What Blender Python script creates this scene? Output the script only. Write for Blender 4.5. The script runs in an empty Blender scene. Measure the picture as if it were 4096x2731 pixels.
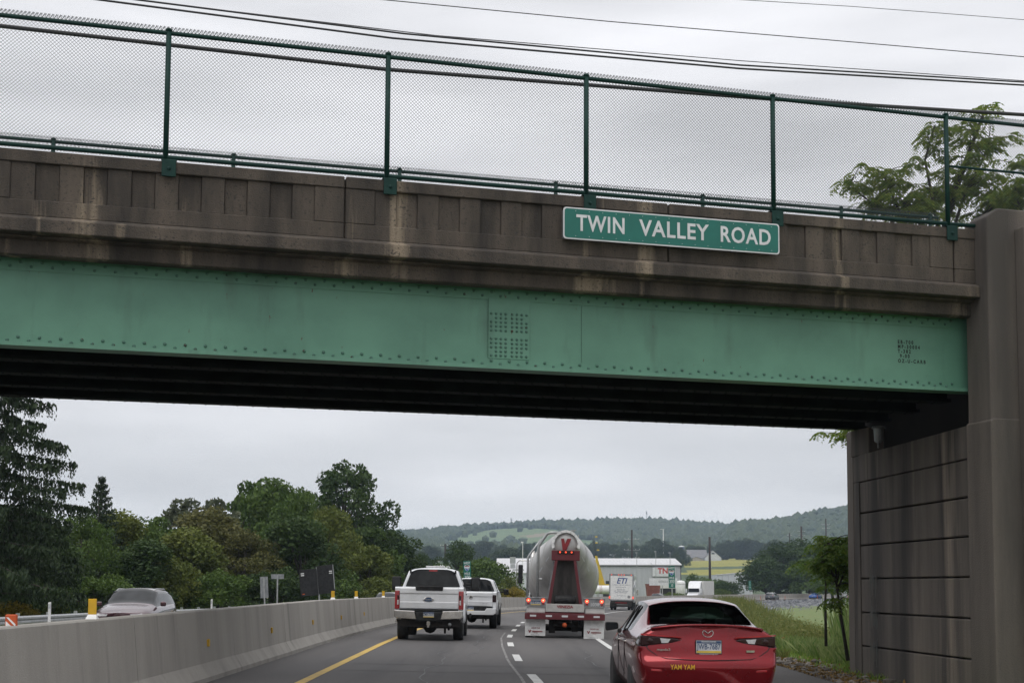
import bpy, bmesh, math, random
import numpy as np
from mathutils import Vector, Matrix, Euler

# ------------------------------------------------------------------ camera, world, sun, exposure
SC = bpy.context.scene
COL = SC.collection
FPX, PITCH, SHIFT, EYE = 5300.0, math.radians(4.5), 552.5, 1.68      # photo pixels (4096 wide), metres
cam_data = bpy.data.cameras.new('camera')
cam_data.sensor_width = 36.0
cam_data.lens = 36.0 * FPX / 4096
cam_data.shift_y = SHIFT / 4096
cam_data.clip_start = 0.1
cam_data.clip_end = 20000
cam = bpy.data.objects.new('camera', cam_data)
COL.objects.link(cam)
cam.location = (0, 0, EYE)
cam.rotation_euler = (math.radians(90) + PITCH, 0, 0)
SC.camera = cam

SUN_EL, SUN_AZ = math.radians(60), math.radians(205)     # azimuth clockwise from +Y: behind the camera, a little left
W = bpy.data.worlds.new('World'); SC.world = W; W.use_nodes = True
wt = W.node_tree; wn = wt.nodes; wl = wt.links
for n in list(wn): wn.remove(n)
wo = wn.new('ShaderNodeOutputWorld'); wb = wn.new('ShaderNodeBackground'); wb.inputs['Strength'].default_value = 0.1
sky = wn.new('ShaderNodeTexSky'); sky.sky_type = 'NISHITA'; sky.sun_disc = False
sky.sun_elevation = SUN_EL; sky.sun_rotation = SUN_AZ
tc = wn.new('ShaderNodeTexCoord')
mp = wn.new('ShaderNodeMapping'); mp.inputs['Scale'].default_value = (1.3, 1.3, 7.0)
nz = wn.new('ShaderNodeTexNoise'); nz.inputs['Scale'].default_value = 2.6; nz.inputs['Detail'].default_value = 5; nz.inputs['Roughness'].default_value = 0.45
cr = wn.new('ShaderNodeValToRGB')
cr.color_ramp.elements[0].position = 0.34; cr.color_ramp.elements[0].color = (0.565, 0.57, 0.585, 1)
cr.color_ramp.elements[1].position = 0.68; cr.color_ramp.elements[1].color = (0.775, 0.777, 0.795, 1)
sx = wn.new('ShaderNodeSeparateXYZ')
hz = wn.new('ShaderNodeValToRGB')                         # overcast: paler strip low over the horizon, all the way round
hz.color_ramp.elements[0].position = 0.0; hz.color_ramp.elements[0].color = (1.08, 1.08, 1.06, 1)
hz.color_ramp.elements[1].position = 1.0; hz.color_ramp.elements[1].color = (1.65, 1.65, 1.65, 1)
for pos, c in ((0.050, (1.08, 1.075, 1.06, 1)), (0.072, (0.93, 0.93, 0.93, 1)), (0.10, (0.82, 0.825, 0.83, 1)), (0.15, (0.90, 0.90, 0.905, 1)), (0.25, (1.0, 1.0, 1.01, 1)), (0.42, (1.02, 1.02, 1.03, 1))):
    e = hz.color_ramp.elements.new(pos); e.color = c
mu = wn.new('ShaderNodeMix'); mu.data_type = 'RGBA'; mu.blend_type = 'MULTIPLY'; mu.inputs[0].default_value = 1
m10 = wn.new('ShaderNodeVectorMath'); m10.operation = 'SCALE'; m10.inputs['Scale'].default_value = 13.3
mx = wn.new('ShaderNodeMix'); mx.data_type = 'RGBA'; mx.inputs[0].default_value = 0.96
wl.new(tc.outputs['Generated'], mp.inputs['Vector']); wl.new(mp.outputs[0], nz.inputs['Vector']); wl.new(nz.outputs['Fac'], cr.inputs[0])
wl.new(tc.outputs['Generated'], sx.inputs[0]); wl.new(sx.outputs['Z'], hz.inputs[0])
wl.new(cr.outputs[0], mu.inputs[6]); wl.new(hz.outputs[0], mu.inputs[7]); wl.new(mu.outputs[2], m10.inputs[0])
wl.new(sky.outputs[0], mx.inputs[6]); wl.new(m10.outputs[0], mx.inputs[7]); wl.new(mx.outputs[2], wb.inputs['Color']); wl.new(wb.outputs[0], wo.inputs[0])

sd = bpy.data.lights.new('sun', 'SUN'); sd.energy = 1.0; sd.angle = math.radians(35); sd.color = (1, 0.96, 0.9)
sun = bpy.data.objects.new('sun', sd); COL.objects.link(sun)
sdir = Vector((math.sin(SUN_AZ) * math.cos(SUN_EL), math.cos(SUN_AZ) * math.cos(SUN_EL), math.sin(SUN_EL)))
sun.rotation_euler = (-sdir).to_track_quat('-Z', 'Y').to_euler()
sun.location = sdir * 60
vs = SC.view_settings; vs.view_transform = 'Standard'; vs.look = 'None'; vs.gamma = 1; vs.exposure = 0.0; vs.use_curve_mapping = False
SC.cycles.max_bounces = 6; SC.cycles.diffuse_bounces = 3; SC.cycles.glossy_bounces = 3; SC.cycles.transmission_bounces = 4
SC.cycles.transparent_max_bounces = 8; SC.cycles.volume_bounces = 0; SC.cycles.use_denoising = True; SC.cycles.caustics_reflective = False; SC.cycles.caustics_refractive = False

HAZE = 0.00018
# ------------------------------------------------------------------ geometry helpers
rnd = random.Random(7)
rng = np.random.default_rng(11)
K = 4096 / 2352
def ray(x, y):
    a = (x - 2048) / FPX; b = (1365.5 - y + SHIFT) / FPX
    return (a, math.cos(PITCH) - b * math.sin(PITCH), math.sin(PITCH) + b * math.cos(PITCH))
def at(x, y, Y):                                         # survey point: photo direction at a chosen distance
    d = ray(x, y); k = Y / d[1]
    return Vector((d[0] * k, Y, EYE + d[2] * k))
def ppm(Y): return FPX / Y                               # photo pixels per metre at distance Y
def lerp(x, tab):
    if x <= tab[0][0]: return tab[0][1]
    for (a, b), (c, d) in zip(tab, tab[1:]):
        if x <= c: return b + (d - b) * (x - a) / (c - a)
    return tab[-1][1]

class MB:
    def __init__(s): s.v = []; s.f = []; s.m = []
    def add(s, vs, fs, mi=0):
        o = len(s.v); s.v += [tuple(p) for p in vs]; s.f += [tuple(i + o for i in f) for f in fs]; s.m += [mi] * len(fs); return s
    def box(s, c, d, rz=0.0, ry=0.0, rx=0.0, mi=0):
        M = Euler((rx, ry, rz)).to_matrix(); c = Vector(c); h = [x / 2 for x in d]
        vs = [c + M @ Vector((sx * h[0], sy * h[1], sz * h[2])) for sz in (-1, 1) for sy in (-1, 1) for sx in (-1, 1)]
        return s.add(vs, [(0, 2, 3, 1), (4, 5, 7, 6), (0, 1, 5, 4), (2, 6, 7, 3), (0, 4, 6, 2), (1, 3, 7, 5)], mi)
    def bx(s, x0, x1, y0, y1, z0, z1, mi=0):
        return s.box(((x0 + x1) / 2, (y0 + y1) / 2, (z0 + z1) / 2), (x1 - x0, y1 - y0, z1 - z0), mi=mi)
    def hexa(s, p, mi=0):                                # 4 bottom points then 4 top points, counter-clockwise from above
        return s.add(p, [(3, 2, 1, 0), (4, 5, 6, 7), (0, 1, 5, 4), (1, 2, 6, 5), (2, 3, 7, 6), (3, 0, 4, 7)], mi)
    def cyl(s, p0, p1, r0, r1=None, n=10, mi=0, caps=True):
        p0 = Vector(p0); p1 = Vector(p1); r1 = r0 if r1 is None else r1
        d = (p1 - p0); d = d.normalized() if d.length > 1e-9 else Vector((0, 0, 1))
        a = d.orthogonal().normalized(); b = d.cross(a)
        vs = []
        for p, r in ((p0, r0), (p1, r1)):
            for i in range(n):
                t = 2 * math.pi * i / n; vs.append(p + a * (r * math.cos(t)) + b * (r * math.sin(t)))
        fs = [(i, (i + 1) % n, n + (i + 1) % n, n + i) for i in range(n)]
        if caps: fs += [tuple(range(n - 1, -1, -1)), tuple(range(n, 2 * n))]
        return s.add(vs, fs, mi)
    def tube(s, path, r, n=8, mi=0):
        path = [Vector(p) for p in path]; rr = r if isinstance(r, (list, tuple)) else [r] * len(path)
        vs = []; a = None
        for i, p in enumerate(path):
            d = (path[min(i + 1, len(path) - 1)] - path[max(i - 1, 0)]).normalized()
            if a is None: a = d.orthogonal().normalized()
            a = (a - d * a.dot(d)).normalized(); b = d.cross(a)
            for k in range(n):
                t = 2 * math.pi * k / n; vs.append(p + a * (rr[i] * math.cos(t)) + b * (rr[i] * math.sin(t)))
        fs = []
        for i in range(len(path) - 1):
            for k in range(n): fs.append((i * n + k, i * n + (k + 1) % n, (i + 1) * n + (k + 1) % n, (i + 1) * n + k))
        fs += [tuple(range(n - 1, -1, -1)), tuple(range((len(path) - 1) * n, len(path) * n))]
        return s.add(vs, fs, mi)
    def prism(s, poly, a, b, axis='y', mi=0):            # poly in (x,z) for axis y, (y,z) for x, (x,y) for z
        def P(q, t): return (q[0], t, q[1]) if axis == 'y' else ((t, q[0], q[1]) if axis == 'x' else (q[0], q[1], t))
        n = len(poly); vs = [P(q, a) for q in poly] + [P(q, b) for q in poly]
        fs = [(i, (i + 1) % n, n + (i + 1) % n, n + i) for i in range(n)] + [tuple(range(n - 1, -1, -1)), tuple(range(n, 2 * n))]
        return s.add(vs, fs, mi)
    def lathe(s, prof, o=(0, 0, 0), axis='x', n=20, mi=0):   # prof: (along, radius)
        vs = []
        for t, r in prof:
            for k in range(n):
                a = 2 * math.pi * k / n; c, q = r * math.cos(a), r * math.sin(a)
                p = (t, c, q) if axis == 'x' else ((c, t, q) if axis == 'y' else (c, q, t))
                vs.append((p[0] + o[0], p[1] + o[1], p[2] + o[2]))
        fs = [(i * n + k, i * n + (k + 1) % n, (i + 1) * n + (k + 1) % n, (i + 1) * n + k) for i in range(len(prof) - 1) for k in range(n)]
        fs += [tuple(range(n - 1, -1, -1)), tuple(range((len(prof) - 1) * n, len(prof) * n))]
        return s.add(vs, fs, mi)
    def dome(s, c, r, nrm=(0, -1, 0), n=6):
        c = Vector(c); d = Vector(nrm).normalized(); a = d.orthogonal().normalized(); b = d.cross(a); vs = []
        for h, q in ((0, 1), (.55, .8)):
            for k in range(n):
                t = 2 * math.pi * k / n; vs.append(c + d * (h * r) + a * (q * r * math.cos(t)) + b * (q * r * math.sin(t)))
        vs.append(c + d * (.85 * r))
        return s.add(vs, [(k, (k + 1) % n, n + (k + 1) % n, n + k) for k in range(n)] + [(n + k, n + (k + 1) % n, 2 * n) for k in range(n)])
    def mesh(s, name, mats):
        me = bpy.data.meshes.new(name); me.from_pydata(s.v, [], s.f)
        for m in (mats if isinstance(mats, (list, tuple)) else [mats]): me.materials.append(m)
        if any(s.m): me.polygons.foreach_set('material_index', s.m)
        bm = bmesh.new(); bm.from_mesh(me); bmesh.ops.recalc_face_normals(bm, faces=bm.faces); bm.to_mesh(me); bm.free()
        return me
    def build(s, name, mats, parent=None, smooth=False, bevel=0, loc=None, rz=None, kind=None, seg=2):
        me = s.mesh(name, mats)
        if smooth: me.polygons.foreach_set('use_smooth', [True] * len(me.polygons))
        return link(name, me, parent, bevel, loc, rz, kind, seg)

def link(name, me, parent=None, bevel=0, loc=None, rz=None, kind=None, seg=2):
    o = bpy.data.objects.new(name, me); COL.objects.link(o)
    if parent: o.parent = parent
    if loc is not None: o.location = loc
    if rz is not None: o.rotation_euler.z = rz
    if bevel:
        b = o.modifiers.new('bevel', 'BEVEL'); b.width = bevel; b.segments = seg; b.limit_method = 'ANGLE'; b.angle_limit = math.radians(35)
    if kind: o['kind'] = kind
    return o
def tag(o, label, cat, group=None):
    o['label'] = label; o['category'] = cat
    if group: o['group'] = group
    return o
def thing(name, label, cat, loc=(0, 0, 0), rz=0.0, group=None, ry=0.0):
    o = bpy.data.objects.new(name, None); COL.objects.link(o); o.location = loc; o.rotation_euler = (0, ry, rz); o.empty_display_size = .3
    return tag(o, label, cat, group)
def struct(o): o['kind'] = 'structure'; return o
def copy_tree(o, parent=None):
    c = o.copy(); COL.objects.link(c); c.parent = parent
    for ch in o.children: copy_tree(ch, c)
    return c
def text(name, s, size, mat, parent, loc, rot=(math.radians(90), 0, 0), ext=0.002, sx=1.0, bold=0.0, shear=0.0, space=1.0, align='CENTER'):
    cu = bpy.data.curves.new(name, 'FONT'); cu.body = s; cu.size = size; cu.extrude = ext; cu.align_x = align; cu.align_y = 'CENTER'
    cu.offset = bold; cu.shear = shear; cu.space_character = space; cu.resolution_u = 3; cu.space_line = 1.0
    t = bpy.data.objects.new(name, cu); COL.objects.link(t)
    bpy.context.view_layer.update()
    me = bpy.data.meshes.new_from_object(t.evaluated_get(bpy.context.evaluated_depsgraph_get()))
    bpy.data.objects.remove(t); bpy.data.curves.remove(cu)
    me.materials.clear(); me.materials.append(mat)
    o = link(name, me, parent); o.location = loc; o.rotation_euler = rot; o.scale = (sx, 1, 1)
    return o

# ------------------------------------------------------------------ materials
def mat(name, col, rough=.7, metal=0.0, var=None, vscale=4.0, vstretch=(1, 1, 1), vlo=.42, vhi=.6, bump=0.0, bscale=40.0, coat=0.0, emit=None, es=0.0,
        trans=0.0, second=None, s2=(1, 1, 1), s2scale=2.0, s2lo=.55, s2hi=.65, coords='Object', objvar=0.0, spec=.5, detail=6, alpha=1.0, third=None):
    m = bpy.data.materials.new(name); m.use_nodes = True; nt = m.node_tree; N = nt.nodes; L = nt.links
    b = N['Principled BSDF']; c4 = lambda c: (c[0], c[1], c[2], 1)
    b.inputs['Base Color'].default_value = c4(col); b.inputs['Roughness'].default_value = rough; b.inputs['Metallic'].default_value = metal
    b.inputs['Coat Weight'].default_value = coat; b.inputs['Coat Roughness'].default_value = .05; b.inputs['Specular IOR Level'].default_value = spec
    b.inputs['Transmission Weight'].default_value = trans; b.inputs['Alpha'].default_value = alpha
    if emit: b.inputs['Emission Color'].default_value = c4(emit); b.inputs['Emission Strength'].default_value = es
    t = N.new('ShaderNodeTexCoord'); src = None
    def noise(scale, stretch, det=detail, rough_=.6):
        mpn = N.new('ShaderNodeMapping'); mpn.inputs['Scale'].default_value = stretch; n = N.new('ShaderNodeTexNoise')
        n.inputs['Scale'].default_value = scale; n.inputs['Detail'].default_value = det; n.inputs['Roughness'].default_value = rough_
        if coords == 'World':
            g = N.new('ShaderNodeNewGeometry'); L.new(g.outputs['Position'], mpn.inputs['Vector'])
        else: L.new(t.outputs[coords], mpn.inputs['Vector'])
        L.new(mpn.outputs[0], n.inputs['Vector']); return n
    def ramp(n, lo, hi):
        r = N.new('ShaderNodeMapRange'); r.inputs['From Min'].default_value = lo; r.inputs['From Max'].default_value = hi; L.new(n.outputs['Fac'], r.inputs['Value']); return r
    def mixc(fac, a, c):
        x = N.new('ShaderNodeMix'); x.data_type = 'RGBA'; L.new(fac.outputs[0], x.inputs[0])
        if isinstance(a, tuple): x.inputs[6].default_value = c4(a)
        else: L.new(a, x.inputs[6])
        x.inputs[7].default_value = c4(c); return x.outputs[2]
    if var: src = mixc(ramp(noise(vscale, vstretch), vlo, vhi), tuple(col), var)
    if second: src = mixc(ramp(noise(s2scale, s2), s2lo, s2hi), src if src else tuple(col), second)
    if third: src = mixc(ramp(noise(third[1], third[2]), third[3], third[4]), src if src else tuple(col), third[0])
    if objvar:
        oi = N.new('ShaderNodeObjectInfo'); h = N.new('ShaderNodeHueSaturation')
        mr = N.new('ShaderNodeMapRange'); mr.inputs['To Min'].default_value = 1 - objvar; mr.inputs['To Max'].default_value = 1 + objvar
        L.new(oi.outputs['Random'], mr.inputs['Value']); L.new(mr.outputs[0], h.inputs['Value'])
        if src: L.new(src, h.inputs['Color'])
        else: h.inputs['Color'].default_value = c4(col)
        src = h.outputs[0]
    if src: L.new(src, b.inputs['Base Color'])
    if bump:
        bn = N.new('ShaderNodeBump'); bn.inputs['Strength'].default_value = bump; bn.inputs['Distance'].default_value = .02
        L.new(noise(bscale, (1, 1, 1), 4).outputs['Fac'], bn.inputs['Height']); L.new(bn.outputs[0], b.inputs['Normal'])
    return m

def leafmat(name, c1, c2, rough=.6, tl=.25):
    m = bpy.data.materials.new(name); m.use_nodes = True; nt = m.node_tree; N = nt.nodes; L = nt.links
    b = N['Principled BSDF']; b.inputs['Roughness'].default_value = rough; b.inputs['Specular IOR Level'].default_value = .25
    a = N.new('ShaderNodeAttribute'); a.attribute_name = 'tint'
    x = N.new('ShaderNodeMix'); x.data_type = 'RGBA'; L.new(a.outputs['Fac'], x.inputs[0]); x.inputs[6].default_value = (*c1, 1); x.inputs[7].default_value = (*c2, 1)
    L.new(x.outputs[2], b.inputs['Base Color'])
    t = N.new('ShaderNodeBsdfTranslucent'); L.new(x.outputs[2], t.inputs['Color'])
    ms = N.new('ShaderNodeMixShader'); ms.inputs[0].default_value = tl; L.new(b.outputs[0], ms.inputs[1]); L.new(t.outputs[0], ms.inputs[2])
    L.new(ms.outputs[0], N['Material Output'].inputs['Surface']); return m

M = {}
M['asphalt'] = mat('asphalt', (.080, .075, .074), .85, var=(.102, .095, .092), vscale=.35, vstretch=(1, .12, 1), bump=.35, bscale=60, second=(.058, .055, .055), s2=(1, .04, 1), s2scale=1.3, s2lo=.48, s2hi=.68, coords='World', third=((.125, .118, .113), 90, (1, 1, 1), .58, .72))
M['shoulder'] = mat('shoulder_asphalt', (.098, .088, .082), .9, var=(.07, .064, .062), vscale=.5, vstretch=(1, .15, 1), bump=.3, bscale=60, coords='World', third=((.11, .10, .09), 80, (1, 1, 1), .58, .72))
M['paint_y'] = mat('yellow_paint', (.55, .36, .06), .7, var=(.40, .27, .07), vscale=3, vlo=.45, vhi=.7, coords='World')
M['paint_w'] = mat('white_paint', (.62, .62, .60), .7, var=(.40, .39, .38), vscale=3, vlo=.5, vhi=.72, coords='World')
M['paint_worn'] = mat('worn_white_paint', (.30, .29, .28), .8, var=(.12, .115, .11), vscale=5, vlo=.4, vhi=.6, coords='World')
M['concrete'] = mat('parapet_concrete', (.112, .090, .071), .92, var=(.034, .029, .025), vscale=1.5, vstretch=(1, 1, .2), vlo=.36, vhi=.64, bump=.9, bscale=50,
                    second=(.25, .20, .145), s2=(1, 1, .06), s2scale=1.5, s2lo=.60, s2hi=.68, third=((.04, .036, .033), 26, (1, 1, 1), .56, .66))
M['concrete_wall'] = mat('abutment_concrete', (.155, .131, .110), .92, var=(.050, .044, .040), vscale=1.1, vstretch=(1, 1, .09), vlo=.38, vhi=.62, bump=.6, bscale=45,
                         second=(.26, .215, .172), s2=(1, 1, .07), s2scale=1.2, s2lo=.52, s2hi=.66, third=((.07, .06, .055), 30, (1, 1, 1), .62, .7))
M['concrete_pil'] = mat('pilaster_concrete', (.135, .115, .098), .92, var=(.065, .057, .051), vscale=1.0, vstretch=(1, 1, .12), vlo=.40, vhi=.65, bump=.6, bscale=50,
                        second=(.20, .165, .135), s2=(1, 1, .10), s2scale=1.1, s2lo=.6, s2hi=.68, third=((.07, .064, .06), 34, (1, 1, 1), .60, .68))
M['barrier'] = mat('barrier_concrete', (.34, .318, .288), .9, var=(.25, .235, .213), vscale=1.2, vstretch=(1, 1, .10), vlo=.42, vhi=.70, bump=.3, bscale=50,
                   second=(.16, .15, .138), s2=(1, 1, .07), s2scale=2.2, s2lo=.58, s2hi=.82, coords='World', third=((.38, .37, .35), 25, (1, 1, .6), .60, .75))
M['girder'] = mat('green_girder_paint', (.122, .285, .20), .5, var=(.090, .220, .155), vscale=.8, vlo=.38, vhi=.66, second=(.055, .105, .078), s2=(1, 1, .22), s2scale=1.7, s2lo=.56, s2hi=.84, bump=.05, bscale=20,
                  third=((.085, .055, .033), 11, (1, 1, .35), .675, .72))
M['girder_in'] = mat('inner_girder_shade', (.014, .017, .016), .8, var=(.009, .010, .010), vscale=2, spec=.1)  # girder paint darkened almost to black, carrying the under-deck shade in its colour
M['soffit'] = mat('shade_black_soffit', (.012, .011, .011), .95, var=(.018, .016, .015), vscale=2)  # deck concrete coloured near-black: the shade below the bridge is painted in
M['rivet'] = mat('rivet_paint', (.065, .155, .115), .5, var=(.06, .045, .03), vscale=9, vlo=.6, vhi=.66)
M['fence'] = mat('green_fence_paint', (.004, .034, .027), .6, spec=.25, var=(.003, .026, .022), vscale=5)
M['wire'] = mat('chain_link_wire', (.055, .065, .065), .6, metal=.1, var=(.045, .055, .055), vscale=8)
M['sign_g'] = mat('green_sign_sheet', (.0, .135, .105), .4, var=(.0, .12, .092), vscale=2)
M['sign_w'] = mat('white_sign_sheet', (.66, .67, .68), .4, var=(.58, .59, .60), vscale=3)
M['alu'] = mat('weathered_aluminium', (.32, .33, .34), .5, metal=.6, var=(.24, .25, .26), vscale=4)
M['galv'] = mat('galvanised_steel', (.42, .43, .43), .45, metal=.5, var=(.33, .34, .34), vscale=5)
M['dark'] = mat('black_stencil', (.012, .02, .018), .8, var=(.02, .03, .026), vscale=20)
M['cable'] = mat('black_cable', (.018, .018, .02), .6, var=(.03, .03, .03), vscale=3)
M['black'] = mat('black_plastic', (.012, .012, .013), .6, spec=.25, var=(.028, .028, .028), vscale=6)
M['under'] = mat('grimy_underbody', (.016, .015, .015), .85, var=(.035, .03, .027), vscale=5)
M['tyre'] = mat('tyre_rubber', (.02, .02, .021), .85, var=(.03, .03, .029), vscale=9, bump=.3, bscale=60)
M['rim'] = mat('alloy_rim', (.35, .35, .36), .3, metal=.8, var=(.25, .25, .26), vscale=6)
M['chrome'] = mat('chrome', (.62, .60, .57), .12, metal=1.0, var=(.5, .48, .45), vscale=6)
M['white_car'] = mat('white_car_paint', (.70, .71, .73), .35, coat=.6, var=(.64, .65, .66), vscale=1.5, objvar=.0)
M['red_car'] = mat('red_car_paint', (.20, .001, .006), .16, metal=.6, coat=.7, spec=.2, var=(.17, .001, .005), vscale=2)
M['maroon_car'] = mat('maroon_car_paint', (.06, .012, .02), .25, metal=.4, coat=1.0, var=(.05, .01, .016), vscale=2)
M['glass'] = mat('dark_glass', (.008, .009, .010), .05, spec=.28, coat=.0, var=(.018, .02, .022), vscale=3)
M['lens_red'] = mat('red_lens', (.32, .008, .012), .15, coat=.8, var=(.24, .006, .01), vscale=12)
M['lens_dark'] = mat('smoked_red_lens', (.022, .003, .004), .15, coat=.4, spec=.3, var=(.014, .003, .003), vscale=12)
M['lens_white'] = mat('clear_lens', (.55, .55, .55), .15, coat=.6, var=(.42, .42, .43), vscale=14)
M['lamp_on'] = mat('lit_red_lamp', (.5, .02, .01), .3, emit=(1, .10, .04), es=1.3, var=(.4, .02, .01), vscale=9)
M['lamp_hot'] = mat('lit_red_lamp_core', (.6, .1, .05), .3, emit=(1, .32, .18), es=3.0, var=(.5, .1, .05), vscale=9)
M['plate_w'] = mat('plate_white', (.5, .51, .53), .5, var=(.44, .45, .47), vscale=9)
M['plate_y'] = mat('plate_yellow', (.6, .42, .05), .5, var=(.5, .35, .05), vscale=9)
M['plate_b'] = mat('plate_blue', (.03, .06, .14), .5, var=(.02, .05, .11), vscale=9)
M['yellow'] = mat('safety_yellow', (.62, .36, .01), .5, var=(.5, .3, .02), vscale=6)
M['orange'] = mat('safety_orange', (.55, .09, .015), .6, var=(.42, .07, .02), vscale=9)
M['white'] = mat('white_plastic', (.78, .78, .77), .55, var=(.66, .66, .65), vscale=6)
M['steel_tank'] = mat('brushed_aluminium_tank', (.52, .51, .50), .40, metal=.35, var=(.40, .39, .385), vscale=1.2, vstretch=(1, 1, 1), vlo=.42, vhi=.7, second=(.24, .23, .225), s2=(1, 1, .5), s2scale=1.0, s2lo=.56, s2hi=.8)
M['tank_grime'] = mat('road_grimed_panel', (.07, .062, .058), .8, var=(.035, .032, .03), vscale=2.5, vstretch=(2, 1, .4))
M['maroon'] = mat('maroon_frame_paint', (.115, .016, .022), .5, var=(.11, .02, .025), vscale=4, second=(.22, .12, .11), s2scale=8, s2lo=.66, s2hi=.75)
M['dirty_white'] = mat('dirty_white_paint', (.66, .65, .63), .5, var=(.50, .49, .47), vscale=3, vstretch=(1, 1, .3), vlo=.5, vhi=.75)
M['grey_plate'] = mat('grey_plate_paint', (.46, .45, .43), .55, var=(.34, .33, .32), vscale=3, vlo=.5, vhi=.7)
M['text_red'] = mat('red_lettering', (.26, .025, .03), .6, var=(.2, .02, .025), vscale=6)
M['text_blue'] = mat('blue_lettering', (.015, .06, .24), .5, var=(.012, .05, .2), vscale=6)
M['text_navy'] = mat('dark_blue_small_lettering', (.05, .07, .13), .6, var=(.06, .08, .15), vscale=6)
M['blue'] = mat('shield_blue', (.02, .10, .36), .4, var=(.02, .08, .3), vscale=6)
M['gray_car'] = mat('grey_car_paint', (.075, .08, .095), .3, metal=.4, coat=.8, var=(.065, .07, .08), vscale=2)
M['blue_car'] = mat('blue_car_paint', (.02, .10, .36), .3, metal=.3, coat=.8, var=(.018, .08, .3), vscale=2)
M['silver_car'] = mat('silver_car_paint', (.38, .39, .40), .3, metal=.5, coat=.8, var=(.32, .33, .34), vscale=2)

def glassmat():
    m = bpy.data.materials.new('tinted_clear_glass'); m.use_nodes = True; N = m.node_tree.nodes; L = m.node_tree.links; N.remove(N['Principled BSDF'])
    tr = N.new('ShaderNodeBsdfTransparent'); nz_ = N.new('ShaderNodeTexNoise'); nz_.inputs['Scale'].default_value = 3; rp = N.new('ShaderNodeValToRGB'); rp.color_ramp.elements[0].color = (.34, .38, .37, 1); rp.color_ramp.elements[1].color = (.42, .46, .45, 1)
    L.new(nz_.outputs['Fac'], rp.inputs[0]); L.new(rp.outputs[0], tr.inputs['Color']); gl = N.new('ShaderNodeBsdfGlossy'); gl.inputs['Roughness'].default_value = .03
    fr = N.new('ShaderNodeFresnel'); fr.inputs['IOR'].default_value = 1.45; ms = N.new('ShaderNodeMixShader'); L.new(fr.outputs[0], ms.inputs[0]); L.new(tr.outputs[0], ms.inputs[1]); L.new(gl.outputs[0], ms.inputs[2]); L.new(ms.outputs[0], N['Material Output'].inputs['Surface']); return m
M['clear_glass'] = glassmat()
M['trim'] = mat('dark_cabin_trim', (.02, .02, .022), .9, var=(.03, .03, .032), vscale=9)
# ------------------------------------------------------------------ road alignment (curves to the right, falls gently)
R0, Y0 = 510.0, 40.0
ZC = [(-60, 0), (36, 0), (60, -.13), (92, -.45), (138, -.95), (200, -1.38), (290, -1.7), (460, -2.2), (900, -2.2)]
def zc(Y): return lerp(Y, ZC)
def XL(Y):
    if Y <= Y0: return -3.36 - .0045 * (Y - 0)
    d = min(Y, 400) - Y0; b = -3.54 - .007 * d + R0 * (1 - math.sqrt(1 - (d / R0) ** 2))
    if Y > 400: b += (Y - 400) * (360 / R0) / math.sqrt(1 - (360 / R0) ** 2)
    return b
def head(Y): return math.atan2(XL(Y + .5) - XL(Y - .5), 1.0)
def cross(t): return -.02 * (max(-2.5, min(t, 7.2)) - 3.7) - .05 * max(0, min(t - 7.2, 4)) + (-.18 if t < -2.2 else 0)
def pos(Y, t, dz=0.0):
    h = head(Y)
    return Vector((XL(Y) + t * math.cos(h), Y - t * math.sin(h), zc(Y) + cross(t) + dz))
def ribbon(name, m, t0, t1, ys, dz, parent=None, tn=1):
    mb = MB(); vs = []; fs = []
    for Y in ys:
        a = t0(Y) if callable(t0) else t0; b = t1(Y) if callable(t1) else t1
        for k in range(tn + 1): vs.append(pos(Y, a + (b - a) * k / tn, dz))
    n = tn + 1
    for i in range(len(ys) - 1):
        for k in range(tn): fs.append((i * n + k, i * n + k + 1, (i + 1) * n + k + 1, (i + 1) * n + k))
    mb.add(vs, fs); o = mb.build(name, m, parent); return o
def yr(a, b, st):
    n = max(2, int(round((b - a) / st)) + 1); return [a + (b - a) * i / (n - 1) for i in range(n)]

road = struct(ribbon('road', M['asphalt'], -1.75, 6.6, yr(-45, 470, 4), 0.0, tn=6))
sh = struct(ribbon('road_shoulder', M['shoulder'], 6.6, 9.75, yr(-45, 470, 4), 0.0, tn=3))
opp = struct(ribbon('opposite_road', M['asphalt'], -14.0, -2.3, yr(-45, 470, 4), -.03, tn=5))
dash_t = lambda Y: lerp(Y, [(15, 4.05), (23, 3.92), (29, 3.65), (36, 3.5), (42, 3.45), (53, 3.6), (80, 3.66), (400, 3.66)])
edge_t = lambda Y: lerp(Y, [(15, 6.5), (30, 6.35), (36, 6.2), (60, 6.6), (100, 7.0), (400, 7.0)])
ribbon('yellow_edge_line', M['paint_y'], -.085, .085, yr(-45, 420, 3), .006, road)
ribbon('white_edge_line', M['paint_w'], lambda Y: edge_t(Y) - .08, lambda Y: edge_t(Y) + .08, yr(-45, 420, 3), .010, road)
ribbon('worn_old_line', M['paint_worn'], lambda Y: dash_t(Y) - .27, lambda Y: dash_t(Y) - .215, yr(12, 48, 2), .006, road)
for k in range(-3, 34):
    a = 22.3 + k * 6.9
    ribbon('lane_dash', M['paint_w'], lambda Y: dash_t(Y) - .085, lambda Y: dash_t(Y) + .085, yr(a, a + 2.7, .9), .006, road)
ribbon('white_edge_line', M['paint_w'], -13.0, -12.85, yr(-45, 420, 3), .006, opp)
ribbon('yellow_edge_line', M['paint_y'], -3.2, -3.05, yr(-45, 420, 3), .006, opp)
for k in range(0, 30): 
    a = 10 + k * 12.2; ribbon('lane_dash', M['paint_w'], -8.2, -8.05, yr(a, a + 3, 1), .006, opp)
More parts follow.
